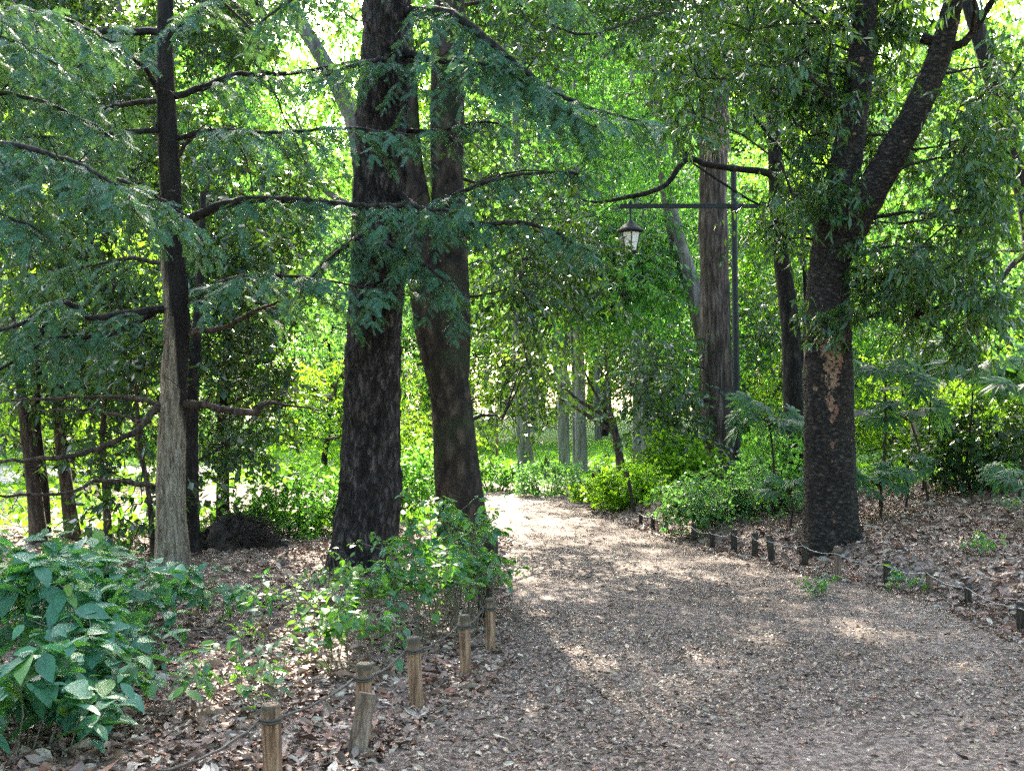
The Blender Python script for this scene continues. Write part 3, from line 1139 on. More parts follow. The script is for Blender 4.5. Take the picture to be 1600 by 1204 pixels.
# --- the big furrowed trunk
D = 10.4
conifer("conifer_tree", "massive straight trunk of dark furrowed bark, the thicker of the two beside the path", "tree",
        [[(566, 915, D, 108), (570, 850, D, 100), (578, 750, D, 92), (582, 650, D, 88), (584, 550, D, 84), (588, 450, D, 82), (592, 330, D, 80), (596, 200, D, 77), (602, 80, D, 74), (604, 0, D, 70), (606, -200, D, 62), (610, -700, D, 35)]],
        [
            ([(625, 20, D, 16), (700, 20, D - .6, 14), (760, 60, D - 1, 11), (830, 120, D - 1.2, 9), (900, 160, D - 1.3, 6), (1000, 190, D - 1.4, 3)], dict(Lb=1.0, droop=.6, gap=.06)),
            ([(625, 80, D, 14), (690, 95, D - .5, 10), (770, 105, D - .9, 7), (850, 150, D - 1.1, 5), (930, 200, D - 1.2, 3)], dict(Lb=.8, droop=.6, gap=.06)),
            ([(615, 330, D, 14), (650, 330, D - .5, 11), (720, 300, D - 1, 8), (800, 275, D - 1.2, 5), (900, 270, D - 1.3, 3)], dict(Lb=.55)),
            ([(620, 300, D, 14), (660, 330, D - .6, 11), (740, 350, D - 1, 8), (830, 350, D - 1.2, 6), (920, 390, D - 1.3, 3)], dict(Lb=.65, droop=.5)),
            ([(600, 370, D, 10), (610, 380, D - .7, 8), (650, 405, D - 1.1, 5), (710, 450, D - 1.3, 3)], dict(Lb=.5)),
            ([(580, 360, D, 10), (560, 370, D - .7, 8), (520, 400, D - 1.0, 5), (470, 450, D - 1.2, 3)], dict(Lb=.5)),
            ([(600, 500, D, 8), (640, 420, D - .6, 7), (680, 440, D - .8, 5), (720, 500, D - .9, 3)], dict(Lb=.45)),
            ([(620, 110, D, 12), (600, 95, D - .7, 9), (560, 100, D - 1, 7), (480, 130, D - 1.2, 3)], dict(Lb=.45)),
            ([(640, 205, D, 9), (690, 205, D - .3, 7), (760, 190, D - .5, 4), (800, 205, D - .6, 2)], dict(Lb=.35)),
            ([(600, -60, D, 14), (560, -70, D - .7, 11), (480, -20, D - 1.2, 7), (400, 40, D - 1.5, 3)], dict(Lb=.6)),
            ([(610, -60, D, 14), (700, -90, D - .7, 11), (800, -60, D - 1.2, 7), (900, 0, D - 1.5, 3)], dict(Lb=.7)),
        ], "bark_big", seg=72, ridge=.030, nridge=24, seed=41, gap=.06, start=.16, droop=.65, ssize=.14, sgap=.045, rlen=.22,
        bare=[[(625, 85, D - .25, 4), (600, 60, D - .35, 4), (570, 35, D - .4, 3), (520, 20, D - .4, 2)]])

# --- second trunk, forked, leaning
D = 12.0
px_tree("broadleaf_tree", "dark smooth trunk leaning left and forking into two stems, right beside the path", "tree",
        [[(728, 868, D, 84), (722, 800, D, 76), (712, 700, D, 70), (702, 600, D, 66), (682, 500, D, 76), (664, 420, D, 58), (655, 330, D, 44), (647, 250, D, 30), (640, 120, D, 22), (628, -100, D, 14)],
         [(706, 620, D, 50), (708, 520, D, 54), (704, 420, D, 52), (700, 300, D + .05, 52), (698, 200, D + .1, 54), (700, 100, D + .1, 52), (702, 0, D + .1, 48), (706, -250, D + .1, 34), (712, -500, D + .1, 20)],
         [(735, 830, D, 36), (758, 862, D - .15, 22), (795, 878, D - .35, 5)]],
        [(830, 330, 90, 120, 12.5, 15.5, 14), (790, 470, 70, 90, 12.5, 15.5, 12), (880, 430, 90, 70, 12.5, 16, 10), (760, 60, 90, 80, 11, 14, 8), (800, 590, 50, 60, 13, 15, 5), (700, -100, 260, 100, 11, 15, 14), (760, -520, 330, 300, 10, 15, 30), (705, 275, 40, 55, 15.5, 18, 7), (740, 215, 40, 40, 15.5, 18, 4), (900, -90, 200, 120, 13, 18, 34), (1000, 10, 90, 50, 14, 18, 10), (840, 30, 80, 50, 14, 18, 8)],
        "bark_smooth", "darkleaf", seg=36, ridge=.010, nridge=10, rlen=.9, seed=61, crown_kw=dict(rad=.6, ntw=20, nl=9, size=.11, shapes=DIA, droop=.35), flare_amt=.2)

# --- dark tree on the right bank with the bare patch
D = 11.5
px_tree("oak_tree", "dark forked oak on the right bank with a tan bare strip down its trunk", "tree",
        [[(1300, 842, D, 84), (1297, 760, D, 77), (1295, 650, D, 74), (1294, 560, D, 73), (1293, 480, D, 70), (1296, 410, D, 64), (1305, 330, D, 56), (1322, 250, D + .1, 48), (1338, 150, D + .2, 42), (1350, 40, D + .3, 36), (1362, -150, D + .4, 26), (1370, -400, D + .5, 12)],
         [(1300, 420, D, 44), (1345, 330, D - .1, 50), (1385, 255, D - .2, 46), (1425, 185, D - .3, 42), (1465, 95, D - .4, 36), (1490, 0, D - .5, 30), (1530, -180, D - .6, 22)],
         [(1440, 60, D - .35, 16), (1500, 70, D - .5, 12), (1545, 10, D - .6, 9), (1580, -60, D - .7, 6)]],
        [(1190, 60, 100, 80, 10, 12.5, 30), (1340, 40, 120, 60, 11.7, 13, 24), (1285, 150, 60, 70, 10.8, 12.5, 15), (1275, 260, 40, 60, 11.2, 12.5, 8), (1395, 180, 60, 110, 12, 13.5, 14), (1500, 320, 90, 120, 10, 12.8, 34), (1420, 400, 60, 70, 10.8, 12.8, 14),
         (1560, 130, 70, 120, 9.5, 12.5, 14), (1362, 440, 40, 40, 11.3, 12.5, 5), (1306, 495, 20, 16, 11.0, 11.1, 3), (1330, 300, 24, 20, 10.9, 11.05, 2),
         (1500, 490, 90, 60, 10, 13, 16), (1240, 330, 40, 60, 10.5, 13, 7), (1080, 120, 50, 90, 10, 13, 12), (1400, -120, 300, 80, 9.5, 13, 40), (1430, -500, 350, 280, 9, 14, 60)],
        "bark_patch", "oakleaf", seg=48, ridge=.013, nridge=20, rlen=.12, seed=71, crown_kw=dict(rad=.34, ntw=13, nl=11, size=.112, shapes=OAK, droop=.4, hang=.55), flare_amt=.14, root_h=.5)

# --- trunk behind the lamp
D = 20.5
t = px_tree("cypress_tree", "tall straight brown trunk behind the lamp post with pale fibres hanging high up", "tree",
        [[(1128, 785, D, 66), (1124, 680, D, 60), (1119, 560, D, 50), (1116, 450, D, 46), (1114, 330, D, 44), (1114, 200, D, 44), (1116, 80, D, 44), (1114, -100, D, 36), (1112, -400, D, 18)]],
        [(1030, 570, 50, 60, 18, 21, 9), (1035, 645, 35, 45, 18, 21, 5), (1190, 480, 40, 60, 20.5, 22.5, 5), (1100, 20, 90, 70, 18, 22, 12), (1080, -120, 180, 90, 16, 22, 30)],
        "bark_cypress", "darkleaf", seg=28, ridge=.018, nridge=14, seed=81, crown_kw=dict(rad=.75, ntw=22, nl=10, size=.13, shapes=DIA, droop=.4), flare_amt=.15)
g = Geo()
b0 = t.location
n = 60
top = np.array([at(rng.uniform(1100, 1140), rng.uniform(170, 215), D - .32) for _ in range(n)])
bot = top + np.stack([rng.normal(0, .06, n), rng.uniform(-.05, .0, n), -rng.uniform(.25, .75, n)], 1)
sticks(g, top, bot, .016, .004, 0, sag=np.array([0, -.03, 0]))
g.build("hanging_fibre", M["haystraw"], t, np.array(b0))

# --- thin dark wavy tree right of the lamp with the bough over the lantern
D = 15.5
px_tree("broadleaf_tree", "slender wavy dark tree right of the lamp post with a crooked bough over the lantern", "tree",
        [[(1238, 812, D, 34), (1240, 700, D, 32), (1238, 560, D, 30), (1232, 480, D, 28), (1218, 380, D, 24), (1212, 270, D, 24), (1208, 180, D, 18), (1204, 90, D, 15), (1190, 0, D, 11), (1180, -150, D, 7)],
         [(1212, 275, D, 14), (1190, 268, D - .1, 11), (1150, 264, D - .2, 10), (1100, 256, D - .3, 9), (1078, 246, D - .4, 9), (1060, 262, D - .4, 9), (1042, 288, D - .4, 8), (1010, 302, D - .5, 8), (980, 308, D - .5, 7), (930, 316, D - .6, 4), (890, 305, D - .7, 2)],
         [(1080, 250, D - .4, 8), (1065, 228, D - .4, 6), (1052, 200, D - .4, 4)],
         [(1060, 240, D - .6, 3), (1120, 280, D - .6, 4), (1170, 312, D - .6, 4), (1200, 325, D - .6, 2)],
         [(1240, 590, D, 16), (1262, 520, D, 14), (1258, 440, D, 7), (1250, 300, D, 4)]],
        [(1215, 140, 50, 60, 14.5, 16.5, 6), (1150, 40, 70, 50, 14.5, 16.5, 6), (1215, 350, 34, 60, 15, 16.5, 5), (1260, 470, 40, 60, 15.5, 17, 5), (1185, 380, 25, 60, 19.5, 21, 3)],
        "bark_dark", "oakleaf", seg=16, seed=91, crown_kw=dict(rad=.55, ntw=16, nl=9, size=.11, shapes=DIA, droop=.5, hang=.7), flare_amt=.25)

# --- slanted grey trunk left of the lamp, behind
D = 24
px_tree("broadleaf_tree", "grey trunk leaning left, half hidden by leaves left of the lamp post", "tree",
        [[(1140, 770, D, 40), (1118, 600, D, 36), (1088, 470, D, 30), (1062, 390, D, 26), (1044, 310, D, 22), (1030, 200, D, 18), (1010, 60, D, 14), (1000, -120, D, 8)]],
        [(1010, 420, 60, 60, 22, 26, 7), (990, 150, 80, 90, 22, 26, 10), (1060, 230, 60, 60, 22, 26, 6), (960, 30, 80, 50, 22, 26, 8), (860, 60, 90, 60, 22, 26, 9), (920, 180, 60, 50, 22, 26, 6), (880, -90, 260, 100, 19, 26, 60), (700, -120, 160, 90, 18, 25, 24)],
        "bark_grey", "lightleaf", seg=16, seed=101, crown_kw=dict(rad=1.0, ntw=24, nl=10, size=.16, shapes=DIA, droop=.3))

# --- curved trunk at the upper right
D = 15
px_tree("broadleaf_tree", "curved dark grey trunk leaning left near the upper right corner", "tree",
        [[(1640, 800, D, 46), (1630, 560, D, 38), (1610, 340, D, 32), (1575, 220, D, 30), (1556, 140, D, 29), (1535, 70, D, 26), (1505, -20, D, 22), (1450, -160, D, 14)],
         [(1628, 380, D, 14), (1580, 415, D - .3, 9), (1565, 440, D - .4, 6)]],
        [(1560, 520, 60, 60, 14, 17, 6), (1500, 400, 60, 60, 15, 17, 5), (1590, 60, 60, 60, 15, 17, 5)],
        "bark_dark", "lightleaf", seg=18, seed=111, crown_kw=dict(rad=.65, ntw=18, nl=9, size=.12, shapes=DIA))

# --- evergreen saplings on the left, behind the conifer
EV = [
    ("slim leaning evergreen with two-tone trunk, nearest the left edge", [(62, 868, 12.6, 26), (52, 760, 12.6, 22), (36, 640, 12.6, 16), (20, 500, 12.6, 10)], [(30, 520, 60, 60, 12, 14, 6), (20, 640, 40, 60, 12, 14, 3), (40, 330, 70, 90, 12, 14.5, 9)]),
    ("thin black evergreen stem close beside the leaning two-tone one", [(72, 868, 13.2, 18), (68, 760, 13.2, 16), (56, 640, 13.2, 13), (70, 480, 13.2, 9)], [(90, 560, 50, 60, 13, 14.5, 5), (110, 420, 60, 60, 13, 15, 7)]),
    ("brown evergreen trunk with hanging dark leaves between the thin stems", [(118, 868, 13, 26), (104, 760, 13, 20), (92, 640, 13, 17), (100, 480, 13, 10)], [(140, 600, 50, 50, 12.5, 14, 5), (180, 330, 60, 80, 12.5, 15, 8), (150, 460, 50, 60, 12.5, 14, 5)]),
    ("thin brown evergreen stem standing left of the pale conifer trunk", [(170, 872, 12.2, 14), (166, 780, 12.2, 11), (160, 690, 12.2, 9), (168, 560, 12.2, 7), (180, 420, 12.2, 5)], [(190, 560, 46, 60, 11.5, 13, 6), (190, 680, 30, 40, 11.5, 13, 2)]),
    ("spindly greenish stem leaning against the pale conifer trunk", [(242, 880, 11.2, 9), (232, 770, 11.2, 8), (218, 690, 11.2, 8), (210, 560, 11.2, 5)], [(225, 560, 30, 40, 11, 12, 3), (215, 800, 26, 34, 10.8, 11.4, 2)]),
    ("straight black trunk hidden right behind the pale conifer", [(302, 885, 11.6, 24), (300, 780, 11.6, 22), (300, 640, 11.6, 20), (310, 480, 11.6, 14), (318, 300, 11.6, 9)], [(330, 520, 50, 60, 11.5, 13.5, 7), (330, 680, 34, 50, 11.5, 13, 4), (350, 370, 60, 60, 11.5, 14, 6)]),
    ("black trunk with a kinked fork, rising behind the dark root mound", [(350, 855, 14, 24), (348, 760, 14, 20), (350, 680, 14, 18), (346, 620, 14, 18), (356, 540, 14, 14), (350, 400, 14, 9)], [(390, 560, 50, 60, 13.5, 15.5, 6), (360, 700, 36, 40, 13.5, 15, 3), (410, 420, 60, 70, 14, 16, 6)]),
    ("pale slender trunk leaning right behind the upper conifer boughs", [(300, 860, 17, 16), (290, 640, 17, 15), (262, 330, 17, 14), (244, 200, 17, 13), (215, 100, 17, 12), (185, 10, 17, 10), (165, -120, 17, 7)], [(150, 130, 100, 90, 15, 18, 10), (60, 60, 80, 80, 15, 18, 6), (330, 90, 70, 70, 15, 18, 6)]),
]
EVX = [[(40, 160, 90, 120, 13, 16, 10), (20, 440, 70, 90, 13, 15, 6)], [(140, 90, 100, 90, 13.5, 16, 9), (110, 280, 80, 80, 13.5, 16, 7)], [(190, 220, 90, 90, 13, 16, 9), (130, 520, 70, 60, 12.5, 14, 6)], [(200, 500, 60, 70, 12, 13.5, 5)], [], [(360, 300, 80, 90, 12, 15, 10), (340, 440, 60, 60, 12, 14, 5)],
       [(430, 330, 60, 70, 14, 16.5, 7), (400, 500, 60, 60, 14, 16, 7), (380, 620, 50, 40, 13.5, 15, 5)], [(250, 260, 120, 120, 15, 18, 14), (330, 30, 100, 60, 15, 18, 7), (70, 60, 120, 80, 15, 18, 8), (480, 10, 50, 30, 15, 18, 3), (300, -70, 240, 100, 14, 19, 44), (230, 40, 210, 70, 15, 19, 26), (60, -60, 120, 100, 13, 17, 24), (160, 30, 160, 60, 14, 18, 16)]]
for i, (lab, st, rg) in enumerate(EV):
    rg = rg + EVX[i]
    px_tree("evergreen_tree", lab, "tree", [st], rg, "bark_grey" if i == 7 else "bark_dark" if i in (1, 5, 6) else "bark_brown", "darkleaf", "slim evergreen trees on the left", seg=12, seed=200 + i * 7,
            crown_kw=dict(rad=.55, ntw=17, nl=10, size=.12, shapes=OAK + WIDE, droop=.3, hang=.25), limb_r=.012)

# --- trunk leaning past the sun
D = 22
px_tree("broadleaf_tree", "dark trunk leaning across the bright sun glow at the top", "tree",
        [[(600, 790, D, 40), (590, 500, D, 34), (560, 230, D, 28), (535, 150, D, 26), (500, 85, D, 24), (462, 20, D, 22), (430, -60, D, 18), (380, -200, D, 12)],
         [(575, 340, D, 12), (500, 290, D, 9), (478, 235, D, 7), (470, 200, D, 5)]],
        [(420, 180, 60, 60, 21, 25, 5), (400, 300, 80, 60, 21, 25, 7), (460, 420, 60, 70, 20, 24, 7), (360, 60, 70, 60, 21, 25, 8), (420, 30, 60, 40, 21, 25, 6), (440, 110, 30, 40, 21, 25, 3), (560, 40, 40, 50, 21, 25, 5), (480, 270, 60, 40, 21, 25, 6), (590, 200, 30, 60, 21, 25, 3)],
        "bark_grey", "lightleaf", seg=16, seed=121, crown_kw=dict(rad=.9, ntw=22, nl=9, size=.15, shapes=DIA))

# --- far trunks beyond the bend
FAR = [
    ("far reddish trunk with a dark knot, left of the clipped bush", "bark_grey", [(822, 722, 29, 24), (817, 660, 29, 21), (812, 560, 29, 20), (808, 400, 29, 17), (806, 100, 29, 10)]),
    ("far smooth blue-grey trunk just above the clipped bush", "bark_pale", [(882, 740, 29, 19), (881, 680, 29, 18), (879, 600, 29, 17), (876, 400, 29, 16), (874, 100, 29, 10)]),
    ("far pale grey double trunk right of the clipped bush", "bark_pale", [(909, 762, 27, 20), (908, 690, 27, 18), (906, 600, 27, 17), (900, 400, 27, 15), (900, 100, 27, 10)]),
    ("far purple-grey trunk right of the small branching tree", "bark_pale", [(998, 738, 32, 18), (997, 680, 32, 16), (996, 560, 32, 15), (994, 300, 32, 10)]),
    ("far thin dark trunk touching the purple-grey trunk", "bark_grey", [(1012, 728, 34, 14), (1010, 670, 34, 12), (1008, 500, 34, 10), (1006, 300, 34, 8)]),
    ("far dim trunk in the haze beyond the stakes", "bark_pale", [(935, 720, 45, 12), (934, 660, 45, 11), (932, 500, 45, 10), (930, 250, 45, 7)]),
]
for i, (lab, bk, st) in enumerate(FAR):
    x = st[0][0]
    st2 = [st] if i != 2 else [st, [(898, 758, 27.3, 7), (897, 690, 27.3, 6), (896, 600, 27.3, 6), (888, 400, 27.3, 6)]]
    px_tree("broadleaf_tree", lab, "tree", st2, [(x - 10, 260, 70, 160, 28, 36, 13), (x + 10, 470, 60, 70, 28, 36, 4), (x - 40, 60, 90, 80, 28, 36, 9), (x, 400, 60, 100, 23.5, 26.5, 7)], bk, "blueleaf" if i % 2 else "lightleaf", "far trees beyond the bend of the path", seg=14, seed=300 + i * 5,
            crown_kw=dict(rad=1.25, ntw=22, nl=9, size=.2, shapes=DIA, twig_r=.008), limb_r=.03, lump=.1, flare_amt=.08)
D = 23
px_tree("small_tree", "small leaning tree with bare branches sweeping left over the clipped bush", "tree",
        [[(972, 748, D, 13), (966, 700, D, 12), (958, 665, D, 12), (952, 640, D, 10), (950, 600, D, 7), (945, 550, D, 4)],
         [(955, 672, D, 8), (935, 660, D, 7), (912, 645, D, 6), (890, 630, D, 5), (868, 622, D, 3)],
         [(953, 655, D, 8), (930, 640, D, 6), (905, 626, D, 5), (880, 605, D, 4), (840, 585, D, 2)],
         [(953, 645, D, 6), (938, 625, D, 5), (922, 600, D, 4), (912, 575, D, 3)],
         [(952, 640, D, 6), (942, 600, D, 5), (938, 560, D, 3)]],
        [(850, 560, 40, 25, 22, 24, 3), (900, 545, 40, 25, 22, 24, 3), (950, 530, 30, 25, 22, 24, 3)],
        "bark_brown", "goldleaf", seg=10, seed=331, crown_kw=dict(rad=.55, ntw=14, nl=8, size=.12, shapes=DIA), limb_r=.01)


# ------------------------------------------------------------------ background woodland: prototypes copied
def proto_tree(seed, h, crown_r, base_h, nc, leaf, bark, size=.17, shapes=DIA, rad=1.0, ntw=22, nl=10):
    """returns (trunk mesh, crown mesh) standing at the origin"""
    r = np.random.default_rng(seed)
    tg, cg = Geo(), Geo()
    zz = np.linspace(-.2, h * .92, 14)
    P = np.stack([np.cumsum(r.normal(0, .09, 14)), np.cumsum(r.normal(0, .09, 14)), zz], 1)
    R = np.linspace(.02 * h, .03, 14)
    P2, R2 = smooth_path(P, R, .3)
    tube(tg, P2, flare(P2, R2, .4, .6), 12, lump=.08, seed=seed)
    C = []
    while len(C) < nc:
        u = r.normal(size=3)
        u /= np.linalg.norm(u)
        q = r.uniform(.35, 1) ** .6
        zc = (base_h + h) / 2
        hz = (h - base_h) / 2
        p = np.array([u[0] * crown_r * q, u[1] * crown_r * q, zc + u[2] * hz * q])
        lobes = 1 + .35 * math.sin(3 * math.atan2(u[1], u[0]) + seed) + .2 * math.sin(5 * u[2] + seed)
        p[:2] *= lobes
        C.append(p)
    C = np.array(C)
    branch_net(tg, P2, C, .01, .07, seed * 50)
    sprigs(cg, C, rad, ntw, nl, size, shapes, droop=.3, twig_r=.006)
    return tg.mesh("trunk", M[bark]), cg.mesh("crown", [M[leaf], M["twig"]])


PROTO = [
    proto_tree(1, 11, 2.6, 1.8, 80, "limeleaf", "bark_brown", ntw=18),
    proto_tree(2, 11.5, 2.7, 2.2, 80, "lightleaf", "bark_grey", ntw=18),
    proto_tree(3, 10, 2.4, 1.2, 72, "limeleaf", "bark_dark", ntw=18),
    proto_tree(4, 11.5, 2.5, 1.6, 80, "blueleaf", "bark_grey", ntw=18),
    proto_tree(5, 6.5, 2.1, .8, 46, "lightleaf", "bark_dark", .14, ntw=18),
    proto_tree(6, 3.6, 1.7, .2, 36, "limeleaf", "bark_brown", .12, rad=.7, ntw=18),
]


def wood(k, x, y, s, rz, label, group):
    t = thing("broadleaf_tree", label, "tree", (x, y, float(H(x, y)) - .05), group)
    t.rotation_euler = (0, 0, rz)
    t.scale = (s, s, s)
    for me in PROTO[k]:
        o = bpy.data.objects.new(me.name, me)
        COL.objects.link(o)
        o.parent = t


WOOD_L = "sunlit yellow-green tree in the woodland behind the slim stems on the left"
WOOD_C = "leafy tree in the woodland behind the far bend of the path"
WOOD_R = "bright green tree in the woodland behind the lamp and the forked oak"
spots = [
    # a few single trees in the middle distance
    (-60, 21, 0, .75), (610, 33, 3, .8), (1115, 30, 1, .8), (1270, 29, 0, .8), (1430, 27, 1, .8), (1570, 25, 2, .75), (1690, 22, 3, .75), (150, 27, 2, .75), (300, 28, 4, .7), (-10, 30, 1, .8), (75, 34, 0, .9),
    (100, 20.5, 5, .7), (560, 25, 5, .9), (500, 29, 4, .7), (670, 22, 5, .5), (1390, 20, 5, .7), (1500, 19, 5, .75), (1600, 18, 5, .75), (1230, 22, 5, .75), (1330, 24, 4, .7), (1480, 23, 4, .7), (30, 25, 4, .8),
]
# a row across the sunlit ground, one tree thick
for i, px in enumerate(range(-100, 1720, 58)):
    if 700 < px < 1000 and i % 2:
        continue
    spots.append((px + rng.uniform(-18, 18), rng.uniform(42, 52), i * 3 % 4, rng.uniform(1.05, 1.3) * (.8 if 700 < px < 1000 else 1)))
for i, px in enumerate(range(-60, 1700, 70)):
    spots.append((px + rng.uniform(-20, 20), rng.uniform(36, 42) + (22 if 735 < px < 1015 else 0), 5 if i % 3 else 4, rng.uniform(.8, 1.1)))
# a far row of tall trees, open where the low sun shows
for i, px in enumerate(range(-140, 1800, 54)):
    if abs(px - 505) > 70:
        spots.append((px + rng.uniform(-20, 20), rng.uniform(66, 92), i % 4, rng.uniform(2.6, 3.3)))
for px, d, k, s in spots:
    x = (px - CX) / F_PX * d
    wood(k, x, d, s, rng.uniform(0, 6.28), WOOD_L if px < 680 else WOOD_C if px < 1040 else WOOD_R, "woodland trees on the left" if px < 680 else "woodland trees beyond the bend" if px < 1040 else "woodland trees on the right")


# the rest of the wood, behind and beside the viewer
g = Geo()
n = 620
az = rng.uniform(math.radians(52), math.radians(308), n)
q = rng.uniform(12, 17, n)
C = np.stack([np.sin(az) * q, 3 + np.cos(az) * q, rng.uniform(.3, 15, n)], 1)
sprigs(g, C, 1.5, 16, 9, .34, DIA, droop=.3, twig_r=.01)
for a in np.linspace(math.radians(55), math.radians(305), 22):
    qq = rng.uniform(12.5, 16)
    P = np.array([[math.sin(a) * qq + .2 * math.sin(k), 3 + math.cos(a) * qq, k * 2.2 - .2] for k in range(7)])
    tube(g, P, np.linspace(.22, .06, 7), 8, mi=1)
struct(g.build("woodland", [M["lightleaf"], M["bark_brown"]]), "stuff")

# ------------------------------------------------------------------ shrubs
def shrub(name, label, cat, base, r, h, nst, leaf, size, shapes, nl=7, whorl=True, stemr=.004, group=None, spread=1.0, top=.45, sub=2, stemm="stem", lean=(0, 0)):
    """stems rising from the base, each ending in leafy heads"""
    base = np.asarray(base, float)
    t = thing(name, label, cat, base, group)
    sg, lg = Geo(), Geo()
    a = rng.uniform(0, 6.283, nst)
    q = np.sqrt(rng.uniform(0, 1, nst))
    foot = base + np.stack([np.cos(a) * q * r * .55, np.sin(a) * q * r * .55, np.zeros(nst)], 1)
    foot[:, 2] = H(foot[:, 0], foot[:, 1]) - .02
    tip = base + np.stack([np.cos(a) * q * r * spread + lean[0], np.sin(a) * q * r * spread + lean[1], h * (1 - .5 * q ** 2) * rng.uniform(.55, 1.1, nst)], 1)
    mid = foot * .45 + tip * .55 + rng.normal(size=tip.shape) * .03
    sticks(sg, foot, mid, stemr, stemr * .75, 0, sag=rng.normal(size=foot.shape) * .012)
    sticks(sg, mid, tip, stemr * .75, stemr * .5, 0, sag=rng.normal(size=foot.shape) * .012)
    heads = [tip]
    for k in range(sub):
        f = rng.uniform(.25, .9, nst)[:, None]
        o = mid * (1 - f) + tip * f
        e = o + unit(rdir(nst) * [1, 1, .4] + [0, 0, .5]) * rng.uniform(.08, .22, nst)[:, None] * (h / .8 + .3)
        sticks(sg, o, e, stemr * .6, stemr * .35, 0)
        heads.append(e)
    Hd = np.vstack(heads)
    Hd = Hd[Hd[:, 2] > H(Hd[:, 0], Hd[:, 1]) + h * top * rng.uniform(.3, 1.1, len(Hd))]
    p = np.repeat(Hd, nl, 0)
    k = len(p)
    p = p + np.array([0, 0, -1.0]) * (rng.uniform(0, 1, k) ** 1.5 * size * .9)[:, None] + rng.normal(size=(k, 3)) * size * .08
    az = rng.uniform(0, 6.283, k)
    el = rng.normal(-.15, .35, k)
    d = np.stack([np.cos(az) * np.cos(el), np.sin(az) * np.cos(el), np.sin(el)], 1)
    nr = unit(np.array([0, 0, 1.0]) + rng.normal(size=(k, 3)) * .3)
    place(lg, shapes, p + d * size * .08, d, nr, size * rng.uniform(.32, 1.15, k))
    lg.build("foliage", M[leaf], t, base)
    sg.build("stem", M[stemm], t, base)
    return t


def gpt(px, py, z=0.0):
    p = ground_at(px, py, z)
    p[2] = float(H(p[0], p[1]))
    return p


def dpt(px, d):
    x = (px - CX) / F_PX * d
    return np.array([x, d, float(H(x, d))])


BIG = [  # px, depth, radius, height, stems, leaf, label
    (30, 5.7, .55, .9, 28, .15, "tall big-leaved green shrub filling the lower left edge"),
    (140, 6.6, .55, .78, 26, .145, "big-leaved shrub at the foot of the pale conifer, to its left"),
    (40, 7.6, .6, .85, 24, .14, "big-leaved shrub further back against the left edge"),
    (215, 7.4, .4, .55, 18, .115, "big-leaved shrub directly in front of the pale conifer trunk"),
    (30, 4.85, .42, .52, 20, .14, "low big-leaved shrub with drooping rosettes in the bottom left corner"),
    (335, 7.9, .4, .46, 15, .09, "broad low shrub with yellowing leaves right of the pale conifer"),
    (110, 5.35, .4, .56, 18, .135, "sparse big-leaved shrub on bare pale stems near the bottom left"),
]
for px, d, r, h, ns, ls, lab in BIG:
    shrub("shrub", lab, "shrub", dpt(px, d), r, h, max(8, int(ns * .8)), "shrubleaf", ls * 1.18, BROAD, 7, stemr=.005, group="big-leaved shrubs on the left", top=.55)
SM = [
    (370, 6.0, .32, .40, 12, .085, 5, "thin sprawling shrub with few leaves left of the nearest rope post"),
    (440, 7.4, .32, .42, 16, .08, 6, "bushy little pale green shrub in front of the massive trunk"),
    (300, 5.4, .30, .34, 10, .085, 4, "nearly leafless shrub of pale stems behind the lowest rope"),
    (560, 6.5, .33, .50, 20, .095, 6, "pale-stemmed shrub with lime young leaves behind the split post"),
    (640, 7.3, .38, .74, 30, .09, 8, "dense green shrub on pale stems in the middle of the rope fence"),
    (700, 8.4, .46, .92, 46, .095, 9, "tall glossy green shrub between the two big trunks"),
    (718, 7.7, .26, .72, 30, .085, 7, "shrub with many bare pale stems behind the farther rope posts"),
    (420, 5.5, .22, .36, 9, .09, 5, "small five-leaved shrub just behind the nearest rope post"),
    (520, 8.6, .30, .42, 18, .08, 6, "small shrub half in front of the massive trunk's left foot"),
]
for px, d, r, h, ns, ls, nl, lab in SM:
    shrub("shrub", lab, "shrub", dpt(px, d), r, h, ns, "shrubleaf_b", ls, BROAD, max(3, nl - 2), stemr=.0042, group="small shrubs behind the rope fence", top=.72 if h > .45 else .6, sub=3 if h > .45 else 1)


def bush(name, label, cat, base, rx, ry, h, n, leaf, size, shapes=WIDE, group=None, box=False, stemm="twig"):
    """rounded or clipped bush of many small leaves"""
    base = np.asarray(base, float)
    t = thing(name, label, cat, base, group)
    lg, sg = Geo(), Geo()
    u = rdir(n)
    q = rng.uniform(.55, 1, n) ** .5
    if box:
        u = np.clip(u * 1.45, -1, 1)
    lob = 1 + .14 * np.sin(u[:, 0] * 5 + base[0] * 3) + .12 * np.sin(u[:, 1] * 6 + u[:, 2] * 4)
    p = base + u * (q * lob)[:, None] * [rx, ry, h * .5] + [0, 0, h * .5]
    p = p[p[:, 2] > base[2] + .02]
    k = len(p)
    if box:
        d = unit(rng.normal(size=(k, 3)) + (p - base - [0, 0, h * .4]) * .8 / max(rx, h))
        place(lg, shapes, p, d, unit(rng.normal(size=(k, 3)) * .7 + [0, 0, 1]), size * rng.uniform(.6, 1.2, k))
    else:
        C = p[:max(24, k // 40)] + rng.normal(size=(max(24, k // 40), 3)) * [rx * .22, ry * .22, h * .14]
        sprigs(lg, C, max(rx, h) * .34, 8, 6, size, shapes, droop=.1, hang=.1, flat=1.0, twig_r=.003)
    m = 26
    a = rng.uniform(0, 6.28, m)
    f = base + np.stack([np.cos(a) * rx * .3, np.sin(a) * ry * .3, np.full(m, -.03)], 1)
    e = base + np.stack([np.cos(a) * rx * .8, np.sin(a) * ry * .8, h * rng.uniform(.5, .9, m)], 1)
    sticks(sg, f, e, .008, .003, 0)
    lg.build("foliage", [M[leaf], M["twig"]], t, base)
    sg.build("stem", M[stemm], t, base)
    return t


